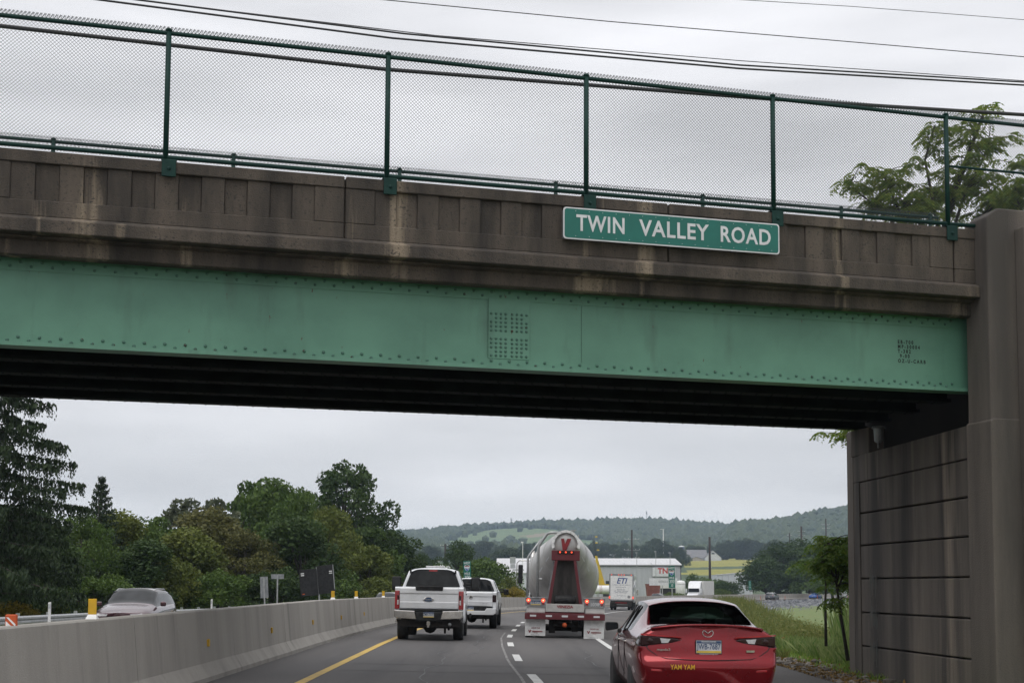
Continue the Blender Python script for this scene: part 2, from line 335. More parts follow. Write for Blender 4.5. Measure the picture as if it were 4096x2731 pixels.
# tar-sealed crack and pavement seam across the lanes
mb = MB()
for Y in (27.2, 25.1):
    for k in range(10):
        a, b = pos(Y + .05 * math.sin(k), .2 + k * .6, .005), pos(Y + .05 * math.sin(k + 1), .2 + (k + 1) * .6, .005)
        mb.add([a, b, b + Vector((0, .05, 0)), a + Vector((0, .05, 0))], [(0, 1, 2, 3)])
mb.build('pavement_seam', M['shoulder'], road)
M['tar'] = mat('tar_sealant', (.018, .018, .019), .5, var=(.03, .03, .03), vscale=4, coords='World')
for t0_, a_, b_, sd_ in ((1.9, 21, 33, 1), (2.6, 30, 46, 2), (5.3, 20, 34, 3), (.9, 44, 70, 4), (4.9, 50, 75, 5), (8.2, 24, 60, 6)):
    ribbon('sealed_crack', M['tar'], lambda Y: t0_ + .12 * math.sin(Y * .9 + sd_) + .06 * math.sin(Y * 2.3 + sd_), lambda Y: t0_ + .025 + .12 * math.sin(Y * .9 + sd_) + .06 * math.sin(Y * 2.3 + sd_ + .2), yr(a_, b_, .5), .005, road)

# ------------------------------------------------------------------ terrain: one sheet from behind the camera to the hills
SKY1 = [(-3000, 2170), (0, 2150), (1300, 2128), (1543, 2122), (1684, 2120), (1824, 2100), (1918, 2095), (2077, 2084), (2245, 2079), (2479, 2074), (2584, 2071), (2771, 2083), (2911, 2096), (3200, 2110), (6000, 2130)]
SKY2 = [(2780, 2230), (2860, 2150), (2911, 2104), (2958, 2086), (3098, 2074), (3192, 2056), (3407, 2020), (3700, 1995), (6000, 1960)]
FT = [(300, -3.0), (400, -2.6), (500, 0), (700, 8), (1000, 19), (1500, 34), (2000, 64)]
def far_z(X, Y):
    px = 2048 + FPX * X / max(Y, 50)
    h1 = EYE + (2335 - lerp(px, SKY1)) / FPX * 2500 - 9
    z = lerp(Y, FT + [(2500, h1), (3400, h1 * .75), (7000, h1 * .4)])
    if px > 2780:
        h2 = EYE + (2335 - lerp(px, SKY2)) / FPX * 1900 - 9
        z = max(z, lerp(Y, [(300, -9), (700, 4), (900, 10), (1350, 24), (1900, h2), (3000, h2 * .6), (7000, 20)]))
    return z
def gz(X, Y):
    Yc = min(max(Y, -45), 460); h = head(Yc); t = (X - XL(Yc)) * math.cos(h); b = zc(Yc)
    if t < -15.2: z = b - .32 + min(1.6, (-15.2 - t) * .035)
    elif t < 9.8: z = b - .60
    else: z = b + cross(9.75) - .02 - min(1.0, max(0, t - 11.5) * .05)
    if Y > 250:
        k = min(1, (Y - 250) / 120); k = k * k * (3 - 2 * k)
        if -30 < t < 25 and Y < 430: k *= min(1, max(0, (abs(t + 2) - 14) / 14))
        z = z * (1 - k) + far_z(X, Y) * k
    return z
def inpoly(x, y, P):
    c = False; j = len(P) - 1
    for i in range(len(P)):
        if (P[i][1] > y) != (P[j][1] > y) and x < (P[j][0] - P[i][0]) * (y - P[i][1]) / (P[j][1] - P[i][1]) + P[i][0]: c = not c
        j = i
    return c
def proj(p):
    d = Vector(p) - Vector((0, 0, EYE)); f = d.y * math.cos(PITCH) + d.z * math.sin(PITCH); u = -d.y * math.sin(PITCH) + d.z * math.cos(PITCH)
    return 2048 + FPX * d.x / f, 1365.5 + SHIFT - FPX * u / f
FIELD = [(1755, 2172), (1850, 2140), (1960, 2117), (2080, 2110), (2230, 2117), (2290, 2127), (2230, 2150), (2400, 2162), (2540, 2188), (2500, 2212), (2200, 2212), (1800, 2200)]
BARE = [(2085, 2142), (2205, 2127), (2215, 2138), (2110, 2150)]
YEL = [(2735, 2236), (3070, 2230), (3080, 2262), (2900, 2264), (2735, 2270)]
YEL2 = [(2735, 2279), (2900, 2275), (3080, 2272), (3080, 2292), (2900, 2302), (2735, 2298)]
M['grass'] = mat('verge_grass_soil', (.11, .17, .04), .95, var=(.15, .165, .05), vscale=.8, second=(.075, .11, .028), s2scale=3, s2lo=.5, s2hi=.65, coords='World', bump=.4, bscale=6)
M['meadow'] = mat('valley_meadow', (.06, .095, .035), .95, var=(.045, .07, .03), vscale=.02, coords='World')
M['hill_field'] = mat('hillside_pasture', (.115, .165, .055), .95, var=(.09, .145, .06), vscale=.012, vstretch=(1, 3, 1), coords='World', second=(.14, .17, .06), s2scale=.03, s2=(.3, 2, 1), s2lo=.55, s2hi=.62)
M['bare'] = mat('bare_tilled_field', (.24, .19, .125), .95, var=(.21, .17, .11), vscale=.05, coords='World')
M['crop'] = mat('ripening_crop', (.25, .23, .035), .95, var=(.21, .21, .035), vscale=.03, vstretch=(.3, 1, 1), coords='World')
M['woodfloor'] = mat('wood_floor', (.035, .05, .02), .95, var=(.025, .04, .018), vscale=.03, coords='World')
ysr = [-45 + 2.5 * i for i in range(138)] + [300 + 10 * i for i in range(80)] + [1100 + 18 * i for i in range(85)] + [2640 + 110 * i for i in range(5)]
NC = 300
vs = []; fs = []; fm = []
for Y in ysr:
    hw = 70 + .8 * max(Y, 0)
    for k in range(NC + 1):
        X = (2 * k / NC - 1) * hw; vs.append((X, Y, gz(X, Y)))
for i in range(len(ysr) - 1):
    for k in range(NC):
        a = i * (NC + 1) + k; fs.append((a, a + 1, a + NC + 2, a + NC + 1))
        X = (vs[a][0] + vs[a + NC + 2][0]) / 2; Y = (vs[a][1] + vs[a + NC + 2][1]) / 2; mi = 0
        if Y > 340:
            px, py = proj((X, Y, (vs[a][2] + vs[a + NC + 2][2]) / 2)); mi = 1
            if Y > 1250: mi = 5
            if inpoly(px, py, FIELD) and Y > 900: mi = 2
            if inpoly(px, py, BARE) and Y > 900: mi = 3
            if (inpoly(px, py, YEL) or inpoly(px, py, YEL2)) and Y < 1250: mi = 4
        fm.append(mi)
me = bpy.data.meshes.new('ground'); me.from_pydata(vs, [], fs)
for n in ('grass', 'meadow', 'hill_field', 'bare', 'crop', 'woodfloor'): me.materials.append(M[n])
me.polygons.foreach_set('material_index', fm); me.polygons.foreach_set('use_smooth', [True] * len(fs))
ground = struct(link('ground', me))

# ------------------------------------------------------------------ barriers and rails
def sweep(name, prof, m, ys, t, parent, dz=0.0, flat_z=None):
    mb = MB(); vs = []; n = len(prof)
    for Y in ys:
        h = head(Y)
        for (q, z) in prof:
            p = pos(Y, t); vs.append((p.x + q * math.cos(h), p.y - q * math.sin(h), p.z + z + dz))
    fs = [(i * n + k, i * n + (k + 1) % n, (i + 1) * n + (k + 1) % n, (i + 1) * n + k) for i in range(len(ys) - 1) for k in range(n)]
    fs += [tuple(range(n - 1, -1, -1)), tuple(range((len(ys) - 1) * n, len(ys) * n))]
    mb.add(vs, fs); return mb.build(name, m, parent)
BPROF = [(-.32, -.2), (.32, -.2), (.32, .07), (.19, .28), (.115, 1.12), (.095, 1.14), (-.095, 1.14), (-.115, 1.12), (-.19, .28), (-.32, .07)]
bar = thing('median_barrier', 'long grey concrete median barrier with rain stains curving along the yellow line', 'barrier', pos(0, -1.78))
Minv = Matrix.Translation(-bar.location)
y = -42.0
while y < 440:
    L = 11.98
    o = sweep('barrier_segment', BPROF, M['barrier'], yr(y, y + L, 3.0), -1.78, bar)
    o.matrix_parent_inverse = Minv; y += L + .02
for px, py in ((898, 2580), (1141, 2523), (1299, 2494), (1407, 2477), (1485, 2466)):
    Yq = lerp(px, [(898, 22.3), (1141, 28.3), (1299, 34.3), (1407, 40.2), (1485, 46.4)]); p = pos(Yq, -1.78 + .165, .60)
    o = MB().bx(-.012, .03, -.09, .0, -.055, .055).bx(-.012, .014, -.03, .05, -.06, .06).build('reflector', M['yellow'], bar); o.location = p; o.matrix_parent_inverse = Minv
# flat yellow-and-white delineators standing on top of the barrier
for i, (Yq, lab) in enumerate(((16.55, 'large yellow and white delineator standing on the barrier before the maroon car'), (39.5, 'first small yellow delineator on the barrier right of the folded black sign'),
                             (45.5, 'second small yellow delineator on the barrier, left of the near pickup'), (54, 'yellow delineator on the barrier half hidden by the near pickup mirror'))):
    t = thing('barrier_delineator', lab, 'delineator', pos(Yq, -1.78, 1.14), group='yellow delineators on the median barrier')
    MB().bx(-.052, .052, -.008, .008, .055, .25).build('yellow_panel', M['yellow'], t, bevel=.004)
    MB().hexa([(-.07, -.05, 0), (.07, -.05, 0), (.07, .05, 0), (-.07, .05, 0), (-.052, -.007, .056), (.052, -.007, .056), (.052, .007, .056), (-.052, .007, .056)]).build('white_base', M['white'], t)
t = thing('striped_marker', 'small orange and white striped marker clamped on the barrier top at left', 'marker', pos(13.85, -1.78, 1.13))
MB().bx(-.062, .062, -.02, .02, 0, .128).build('orange_panel', M['orange'], t, bevel=.012)
MB().prism([(-.046, .098), (-.024, .098), (.05, .028), (.05, .005), (.046, .005)], -.024, -.021).build('white_stripe', M['white'], t)
MB().prism([(-.05, .004), (.01, .004), (-.05, .06)], -.024, -.021).build('white_stripe', M['white'], t)
# far side W-beam guardrail with its posts
gr = thing('guardrail', 'galvanised W-beam guardrail along the far side of the opposite road', 'guardrail', pos(20, -14.6))
Gi = Matrix.Translation(-gr.location)
WP = [(0, .42), (.05, .47), (.05, .53), (0, .575), (.05, .62), (.05, .68), (0, .73), (-.05, .735), (-.05, .725), (-.02, .71), (.0, .64), (-.03, .575), (0, .51), (-.03, .42)]
o = sweep('rail', WP, M['galv'], yr(-30, 260, 4), -14.6, gr, dz=-.10); o.matrix_parent_inverse = Gi
mbp = MB().bx(-.06, .06, -.05, .05, -.4, .74); pm = mbp.mesh('guardrail_post', M['galv'])
for k in range(0, 90):
    p = pos(-20 + k * 3.0, -14.72); q = link('post', pm, gr, loc=p); q.matrix_parent_inverse = Gi
labs = ('first slim white marker post left of the maroon car', 'slim white marker post right behind the maroon car', 'slim white marker post between the maroon car and the grey sign back', 'small white marker post by the yellow delineators')
for (px, py, Yq), lab in zip(((199, 2408, 46), (676, 2396, 62), (847, 2396, 70), (1497, 2396, 118)), labs):
    p = at(px, py, Yq); g = gz(p.x, Yq)
    t = thing('marker_post', lab, 'marker post', (p.x, Yq, g), group='white roadside marker posts')
    MB().hexa([(-.055, -.02, 0), (.055, -.02, 0), (.055, .02, 0), (-.055, .02, 0), (-.05, -.012, p.z - g), (.05, -.012, p.z - g + .02), (.05, .012, p.z - g + .02), (-.05, .012, p.z - g)]).build('post', M['white'], t, bevel=.008)
    MB().bx(-.04, .04, -.026, -.021, p.z - g - .2, p.z - g - .06).build('reflector', M['plate_w'], t)
# low wall on the outer edge of the far curve, and the stub of wall by the near abutment
ob = thing('shoulder_wall', 'low dark concrete wall along the outer edge of the far curve', 'barrier', pos(170, 9.9)); Oi = Matrix.Translation(-ob.location)
y = 168
while y < 380:
    o = sweep('wall_segment', [(-.2, -.6), (.2, -.6), (.16, .62), (-.16, .62)], M['concrete_pil'], yr(y, y + 9.9, 5), 9.9, ob); o.matrix_parent_inverse = Oi; y += 10
for Yq in (215, 236, 255, 279, 300):
    o = MB().cyl((0, 0, .62), (0, 0, 1.3), .035, n=6).build('marker_rod', M['orange'], ob); o.location = pos(Yq, 9.9); o.matrix_parent_inverse = Oi
# ------------------------------------------------------------------ overpass bridge (local frame: x along the bridge, y away from the camera, z up)
BA = math.atan(.264)
br = thing('overpass_bridge', 'weathered concrete overpass with pale green riveted steel girder crossing above the road', 'bridge', (-.045, 20, 0), BA, ry=.006)
UL, UR = -20.0, 8.12
ZT, ZLT, ZLB, ZG, ZW, GW = 7.70, 6.78, 6.52, 6.33, 5.04, .55
SK = .95 / 5.78                                        # the abutment face runs square to the road, askew to the bridge
def wallu(w): return UR + SK * w
# parapet on the near side: back slab, coping, base course, panel ribs, cornice
par = MB().bx(UL, UR, .07, .30, ZLT - .02, ZT).build('parapet', M['concrete'], br)
def piece(name, x0, x1, y0, y1, z0, z1, m=M['concrete'], parent=par, bevel=.012):
    return MB().bx(x0, x1, y0, y1, z0, z1).build(name, m, parent, bevel=bevel, seg=1)
jt = [-18.0, -12.86, -7.71, -2.57, 2.57, 7.71]
for i in range(len(jt)):
    a = jt[i]; b = jt[i + 1] if i + 1 < len(jt) else UR
    a0, b0 = a + .012, b - .012 if i + 1 < len(jt) else b
    piece('coping', a0, b0, -.015, .33, ZT - .155, ZT + .02)
    piece('base_course', a0, b0, .0, .0695, ZLT, ZLT + .235)
    if i + 1 == len(jt): piece('end_block', a0, b0, .0, .0695, ZLT + .235, ZT - .155); continue
    ea, eb = (.45, .45)
    piece('end_block', a0, a + ea, .0, .0695, ZLT + .235, ZT - .155); piece('end_block', b - eb, b0, .0, .0695, ZLT + .235, ZT - .155)
    n = 13; w = (b - a - ea - eb) / n
    for k in range(n):
        x0 = a + ea + k * w; d = .018 if k % 2 == 0 else .050
        piece('panel_rib', x0 + .0015, x0 + w - .0015, d, .0695, ZLT + .235, ZT - .155, bevel=.006)
MB().prism([(-.13, ZLB + .01), (-.13, ZLT - .07), (-.005, ZLT), (.3, ZLT), (.3, ZLB + .0), (-.10, ZLB)], UL, UR, axis='x').build('cornice', M['concrete'], br, bevel=.012)
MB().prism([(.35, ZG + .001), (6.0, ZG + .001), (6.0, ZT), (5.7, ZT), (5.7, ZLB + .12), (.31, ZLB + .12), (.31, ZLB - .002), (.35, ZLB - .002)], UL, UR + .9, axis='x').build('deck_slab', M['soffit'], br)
MB().prism([(.04, ZLB - .003), (.04, ZLB - .03), (.15, ZLB - .05), (.15, ZLB - .25), (.19, ZLB - .27), (.345, ZLB - .27), (.345, ZLB - .003)], UL, UR - .002, axis='x').build('slab_edge', M['concrete'], br, bevel=.01)
# near girder: web, flanges, angles, splice plate, rivets
gd = MB().bx(UL, UR + .33, GW, GW + .02, ZW + .03, ZG - .03).build('girder', M['girder'], br)
MB().bx(UL, UR + .32, GW - .15, GW + .17, ZG - .029, ZG - .003).build('top_flange', M['girder'], gd)
MB().bx(UL, UR + .32, GW - .15, GW + .17, ZW - .03, ZW + .028).build('bottom_flange', M['girder'], gd)
MB().bx(UL, UR + .325, GW - .015, GW - .001, ZG - .21, ZG - .032).build('flange_angle', M['girder'], gd)
MB().bx(UL, UR + .325, GW - .015, GW - .001, ZW + .031, ZW + .155).build('flange_angle', M['girder'], gd)
MB().bx(-.23, .44, GW - .024, GW - .016, ZW + .15, ZG - .19).build('splice_plate', M['girder'], gd, bevel=.003)
MB().bx(1.30, 1.304, GW - .008, GW - .0005, ZW + .16, ZG - .22).build('web_seam', M['rivet'], gd)
rv = MB(); x = UL + .1; k = 0
while x < UR - .1:
    rv.dome((x, GW - .015, ZW + (.062 if k % 2 else .115)), .026, n=7); rv.dome((x, GW - .015, ZG - (.15 if k % 2 else .085)), .025, n=7)
    x += (.145 if x < 5.2 else .11); k += 1
for r in range(11):
    for c in range(8):
        if r == 5 or (r in (1, 9) and c in (0, 7)): continue
        rv.dome((-.185 + c * .078 + (.025 if c > 3 else 0), GW - .024, ZW + .2 + r * .066), .023, n=7)
rv.build('rivet_rows', M['rivet'], gd, smooth=True, kind='stuff')
for s, z in (('E B - 7 0 0', 5.77), ('M P - 3 0 0 0 4', 5.69), ('T - 3 8 2', 5.61), ('  9 - 0 0', 5.53), ('O Z - U - C A R B', 5.445)):
    text('stencil_lettering', s, .085, M['dark'], gd, (6.95, GW - .0015, z + .06), ext=.0006, sx=.82, bold=.0035, align='LEFT')
# inner girders with stiffeners, far girder
for i, w in enumerate((1.75, 3.15, 4.55, 5.85)):
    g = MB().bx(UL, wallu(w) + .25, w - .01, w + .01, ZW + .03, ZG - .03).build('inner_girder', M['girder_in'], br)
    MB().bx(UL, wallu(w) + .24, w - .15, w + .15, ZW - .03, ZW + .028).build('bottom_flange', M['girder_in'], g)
    mbs = MB(); x = UL + .5
    r2 = MB(); x = UL + .5; k = 0
    while x < wallu(w):
        r2.dome((x, w - .09 + .02 * 0, ZW - .03), .022, (0, 0, -1), n=5); r2.dome((x + .07, w + .09, ZW - .03), .022, (0, 0, -1), n=5); x += .29
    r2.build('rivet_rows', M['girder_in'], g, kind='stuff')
for x in [UL + 2 + 3.4 * i for i in range(8)]:
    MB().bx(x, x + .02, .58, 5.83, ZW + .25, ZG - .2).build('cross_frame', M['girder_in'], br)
# far parapet
MB().bx(UL, UR + 1.0, 5.72, 6.0, ZT - .01, ZT + .05).build('far_coping', M['concrete'], br)
# right abutment: backing wall, raised courses between grooves, bridge seat, pilaster and wing wall
ab = MB().prism([(UR + .34, .0), (wallu(5.95) + .34, 5.95), (13, 6.6), (13, .0)], -1.2, 4.42, axis='z').build('abutment', M['concrete_wall'], br)
def wallslab(name, w0, w1, z0, z1, d0, d1, m=M['concrete_wall'], parent=ab, bevel=.012):
    P = [(wallu(w0) + d0, w0), (wallu(w1) + d0, w1), (wallu(w1) + d1, w1), (wallu(w0) + d1, w0)]
    return MB().prism(P, z0, z1, axis='z').build(name, m, parent, bevel=bevel, seg=1)
zs = [3.86, 3.20, 2.53, 1.84, 1.14, .45, -.20, -.9]
wallslab('bridge_seat', .0, 5.95, 3.87, 4.43, .0, .339)
wallslab('border_strip', 5.62, 5.95, -1.2, 3.865, .0, .339); wallslab('border_strip', .0, .36, -1.2, 3.865, .0, .339)
for a, b in zip(zs, zs[1:]):
    wallslab('wall_course', .375, 5.605, b + .022, a - .006, .012, .339, bevel=.018)
for i in range(11):                                   # grey-green paint drips low on the wall
    w = 5.0 + rnd.uniform(-.30, .25); z1 = 2.05 + rnd.uniform(-.15, .1); 
    for k in range(3):
        a = z1 - k * .69 - rnd.uniform(0, .05); wallslab('paint_drip', w, w + .035, a - rnd.uniform(.25, .5), a, .009, .0125, m=M['drip'] if 'drip' in M else M.setdefault('drip', mat('paint_drip', (.075, .082, .074), .8, var=(.10, .09, .075), vscale=6, vstretch=(1, 1, .3))), bevel=0)
MB().bx(9.4, 13, .35, 6.4, 4.42, ZT - .1).build('backwall', M['soffit'], br)  # concrete in the near-black soffit colour, so its shade is painted on
MB().bx(wallu(5.0) + .1, wallu(5.0) + .5, 5.2, 5.95, 4.42, 4.98).build('bearing_pedestal', M['concrete_wall'], br, bevel=.02)
wallslab('cheek_wall', 5.951, 6.35, -1.2, 5.0, .0, .45, m=M['concrete_pil'], parent=br, bevel=.03)
lp = MB().lathe([(0, .13), (.04, .14), (.045, .10), (.30, .085), (.33, .05)], axis='z', n=12).build('under_deck_lamp', M['alu'], br); lp.location = (wallu(4.6) + .05, 4.6, 4.92); lp.rotation_euler = (math.pi, 0, 0)
MB().cyl((0, 0, .2), (-.22, .35, .48), .015, n=6).build('stay_rod', M['galv'], lp)
pil = MB().prism([(UR, ZW - 6.2), (UR, ZT + .16), (UR + .22, ZT + .32), (14, ZT + .32), (14, ZW - 6.2)], -.34, .31).build('pilaster', M['concrete_pil'], br, bevel=.03)
MB().prism([(UR + .52, -1.2), (UR + .52, ZT - .02), (UR + .8, ZT + .04), (14, ZT + .04), (14, -1.2)], -.62, -.339).build('pilaster_face', M['concrete_pil'], pil, bevel=.04)
MB().prism([(UR - .03, -1.2), (UR - .03, 4.42), (UR + .02, 4.46), (14, 4.46), (14, -1.2)], -.37, .33).build('pilaster_base', M['concrete_pil'], pil, bevel=.02)
la = MB().prism([(UL - 1.2, -.4), (UL, -.4), (UL + .5, 6.3), (UL - 1.2, 6.3)], -1.2, ZT, axis='z').build('left_abutment', M['concrete_wall'], br)
sw = MB().prism([(-.22, -.4), (.22, -.4), (.15, .92), (-.15, .92)], 0, 6.5, axis='y').build('approach_wall', M['barrier'], None, bevel=.02)
tag(sw, 'end of a pale concrete barrier at the foot of the right abutment pilaster', 'barrier'); sw.location = (7.05, 11.0, -.25); sw.rotation_euler.z = .02

# ------------------------------------------------------------------ street name sign on the parapet
sg = thing('street_name_sign', 'green sign with white letters reading TWIN VALLEY ROAD on the bridge parapet', 'sign', (-.045, 20, 0), BA, ry=.006)
s0, s1, zb, zt = .78, 4.42, 6.99, 7.49
def rrect(x0, x1, z0, z1, r, n=5):
    P = []
    for cx, cz, a0 in ((x1 - r, z1 - r, 0), (x0 + r, z1 - r, 90), (x0 + r, z0 + r, 180), (x1 - r, z0 + r, 270)):
        for k in range(n + 1):
            a = math.radians(a0 + 90 * k / n); P.append((cx + r * math.cos(a), cz + r * math.sin(a)))
    return P
MB().prism(rrect(s0, s1, zb, zt, .05), -.155, -.15).build('border', M['sign_w'], sg)
MB().prism(rrect(s0 + .022, s1 - .022, zb + .022, zt - .022, .04), -.159, -.1551).build('panel', M['sign_g'], sg)
MB().prism(rrect(s0, s1, zb, zt, .05), -.149, -.135).build('back_sheet', M['alu'], sg)
for x in (s0 + .02, s0 + .9, s0 + 1.8, s0 + 2.7, s1 - .08): MB().bx(x, x + .06, -.134, -.017, zb + .03, zt - .03).build('bracket', M['alu'], sg)
for s, x, wx in (('TWIN', s0 + .21, .80), ('VALLEY', s0 + 1.25, .90), ('ROAD', s0 + 2.60, .84)):
    text('lettering', s, .355, M['sign_w'], sg, (x, -.1615, (zb + zt) / 2 - .0), ext=.0015, bold=.007, sx=wx, space=1.10, align='LEFT')
mbx = MB()
for k in range(16):
    x = s0 + .2 + k * .22
    for z in (zb + .055, zt - .055): mbx.dome((x, -.159, z), .006, n=5)
mbx.build('rivet_heads', M['sign_w'], sg, kind='stuff')

# ------------------------------------------------------------------ chain-link fences
def fence(name, label, w, u0, u1, posts, zbot, ztop, brackets=True):
    f = thing(name, label, 'fence', (-.045, 20, 0), BA, ry=.006)
    MB().cyl((u0, w, ztop), (u1, w, ztop), .032, n=10).build('top_rail', M['fence'], f, smooth=True)
    MB().cyl((u0, w, zbot + .062), (u1, w, zbot + .062), .032, n=10).build('bottom_rail', M['fence'], f, smooth=True)
    for x in posts:
        p = MB().cyl((x, w, zbot - .03), (x, w, ztop + .03), .040, n=12).lathe([(ztop + .03, .05), (ztop + .06, .045), (ztop + .075, .02)], (x, w, 0), 'z', 12).build('post', M['fence'], f, smooth=True)
        if brackets:
            b = MB().bx(x - .05, x + .15, w - .055, w - .028, zbot - .23, zbot + .02).build('base_plate', M['fence'], p, bevel=.008)
            MB().bx(x - .06, x + .16, w - .03, w + .2, zbot + .021, zbot + .035).build('base_angle', M['fence'], p)
            MB().dome((x + .05, w - .055, zbot - .11), .03, n=8).build('anchor_bolt', M['fence'], p)
    # diagonal wires, knuckled tips above the rail
    mb = MB(); H = ztop + .10 - zbot - .02; s = .053; n = int((u1 - u0 + H) / s)
    zb_ = zbot + .02
    for k in range(n):
        for sg_ in (1, -1):
            a = u0 - (H if sg_ > 0 else 0) + k * s; b = a + H * sg_ if sg_ > 0 else a - H
            if sg_ < 0: a, b = u0 + k * s, u0 + k * s - H
            za, zb2 = zb_, zb_ + H
            if a < u0: za += (u0 - a); a = u0
            if b < u0: zb2 -= (u0 - b); b = u0
            if a > u1: za += (a - u1); a = u1
            if b > u1: zb2 -= (b - u1); b = u1
            if zb2 - za > .02:
                o = .0025 * sg_; r = .0034
                vs = [(a, w + o - r, za), (a + r, w + o + r, za), (a - r, w + o + r, za), (b, w + o - r, zb2), (b + r, w + o + r, zb2), (b - r, w + o + r, zb2)]
                mb.add(vs, [(0, 1, 4, 3), (1, 2, 5, 4), (2, 0, 3, 5)])
    x = u0; q = .004
    while x < u1:                                     # knuckled wire ends standing above the top rail
        for dx in (.0265, -.0265):
            a, b, za, zb2 = x, x + dx, ztop + .035, ztop + .095
            if dx < 0: a, b = x + .053, x + .0265
            mb.add([(a, w - q, za), (a + q, w + q, za), (a - q, w + q, za), (b, w - q, zb2), (b + q, w + q, zb2), (b - q, w + q, zb2)], [(0, 1, 4, 3), (1, 2, 5, 4), (2, 0, 3, 5)])
        x += .053
    me = bpy.data.meshes.new('chain_link_mesh'); me.from_pydata(mb.v, [], mb.f); me.materials.append(M['wire'])
    link('chain_link_mesh', me, f, kind='stuff')
    return f
P1 = [-17.9, -14.7, -11.5, -8.36, -5.17, -1.95, 1.20, 4.40, 7.61]
nf = fence('parapet_fence', 'dark green chain-link fence standing on the near parapet of the overpass', -.0, UL, 12.5, P1, ZT + .02, 9.625)
nf_p = MB().cyl((7.61, 0, 8.78), (12.5, 0, 8.78), .022, n=8).build('mid_rail', M['fence'], nf, smooth=True)
MB().cyl((10.7, 0, ZT + .3), (10.7, 0, 9.65), .045, n=10).build('post', M['fence'], nf, smooth=True)
ff = fence('far_parapet_fence', 'dark green chain-link fence on the far parapet, only its top rail showing', 5.85, UL, 11.2, [-16.9, -13.7, -10.45, -7.2, -3.95, -.75, 2.45, 5.65, 8.85, 11.0], ZT + .06, 9.75, brackets=False)

# ------------------------------------------------------------------ overhead cables behind the bridge
cabs = [((0, 60), (889, 160), (1772, 228), (2352, 264), .045, 30, 'thickest black bundled cable running just under the top rail of the fence'),
        ((120, -14), (900, 88), (1700, 158), (2352, 196), .026, 34, 'lower of the paired black cables above the bridge fence'),
        ((235, -10), (930, 78), (1700, 150), (2352, 189), .024, 34.6, 'upper of the paired black cables above the bridge fence'),
        ((310, 0), (1000, 82), (1700, 140), (2352, 186), .012, 36, 'thin wire just above the paired black cables'),
        ((880, 0), (1400, 50), (1900, 92), (2352, 131), .014, 38, 'thin wire crossing the sky in the upper right half'),
        ((1700, 0), (1950, 15), (2150, 30), (2352, 46), .010, 40, 'shortest thin wire in the top right corner of the sky')]
for a, b, c, d, r, D, lab in cabs:
    pts = []
    def onp(x, y, D):
        q = ray(x * K, y * K); k = D / (q[1] - .24 * q[0]); return Vector((q[0] * k, q[1] * k, EYE + q[2] * k))
    Q = [onp(*q, D) for q in (a, b, c, d)]
    L0 = Q[0] + (Q[0] - Q[1]) * 1.2; L1 = Q[3] + (Q[3] - Q[2]) * 1.2
    mb = MB().tube([L0] + Q + [L1], r, n=6)
    if D == 30: mb.tube([p + Vector((0, .05, .035)) for p in [L0] + Q + [L1]], .02, n=5)
    tag(mb.build('overhead_cable', M['cable'], None, smooth=True), lab, 'cable', 'overhead cables behind the overpass')
# ------------------------------------------------------------------ vehicles (local frame: x right, y forward, rear end at y = 0, z up)
def split_parts(me, names, mats, parent):
    n = len(me.vertices); co = np.empty(n * 3, 'f'); me.vertices.foreach_get('co', co); co = co.reshape(-1, 3)
    nr = np.empty(n * 3, 'f'); me.vertices.foreach_get('normal', nr); nr = nr.reshape(-1, 3)
    for key, nm in enumerate(names):
        fs = [tuple(p.vertices) for p in me.polygons if p.material_index == key]
        if not fs: continue
        par = {}
        def find(a):
            while par[a] != a: par[a] = par[par[a]]; a = par[a]
            return a
        for f in fs:
            for v in f: par.setdefault(v, v)
            for v in f[1:]: par[find(v)] = find(f[0])
        isl = {}
        for f in fs: isl.setdefault(find(f[0]), []).append(f)
        for q in isl.values():
            used = sorted({i for f in q for i in f}); mp_ = {v: i for i, v in enumerate(used)}
            n2 = nm
            if nm == 'windscreen': n2 = 'rear_window' if float(co[used][:, 1].mean()) < 2.2 else 'windscreen'
            m2 = bpy.data.meshes.new(n2); m2.from_pydata([tuple(co[i]) for i in used], [], [tuple(mp_[i] for i in f) for f in q])
            m2.materials.append(mats[key]); m2.polygons.foreach_set('use_smooth', [True] * len(q))
            m2.normals_split_custom_set_from_vertices([tuple(nr[i]) for i in used])
            link(n2, m2, parent)
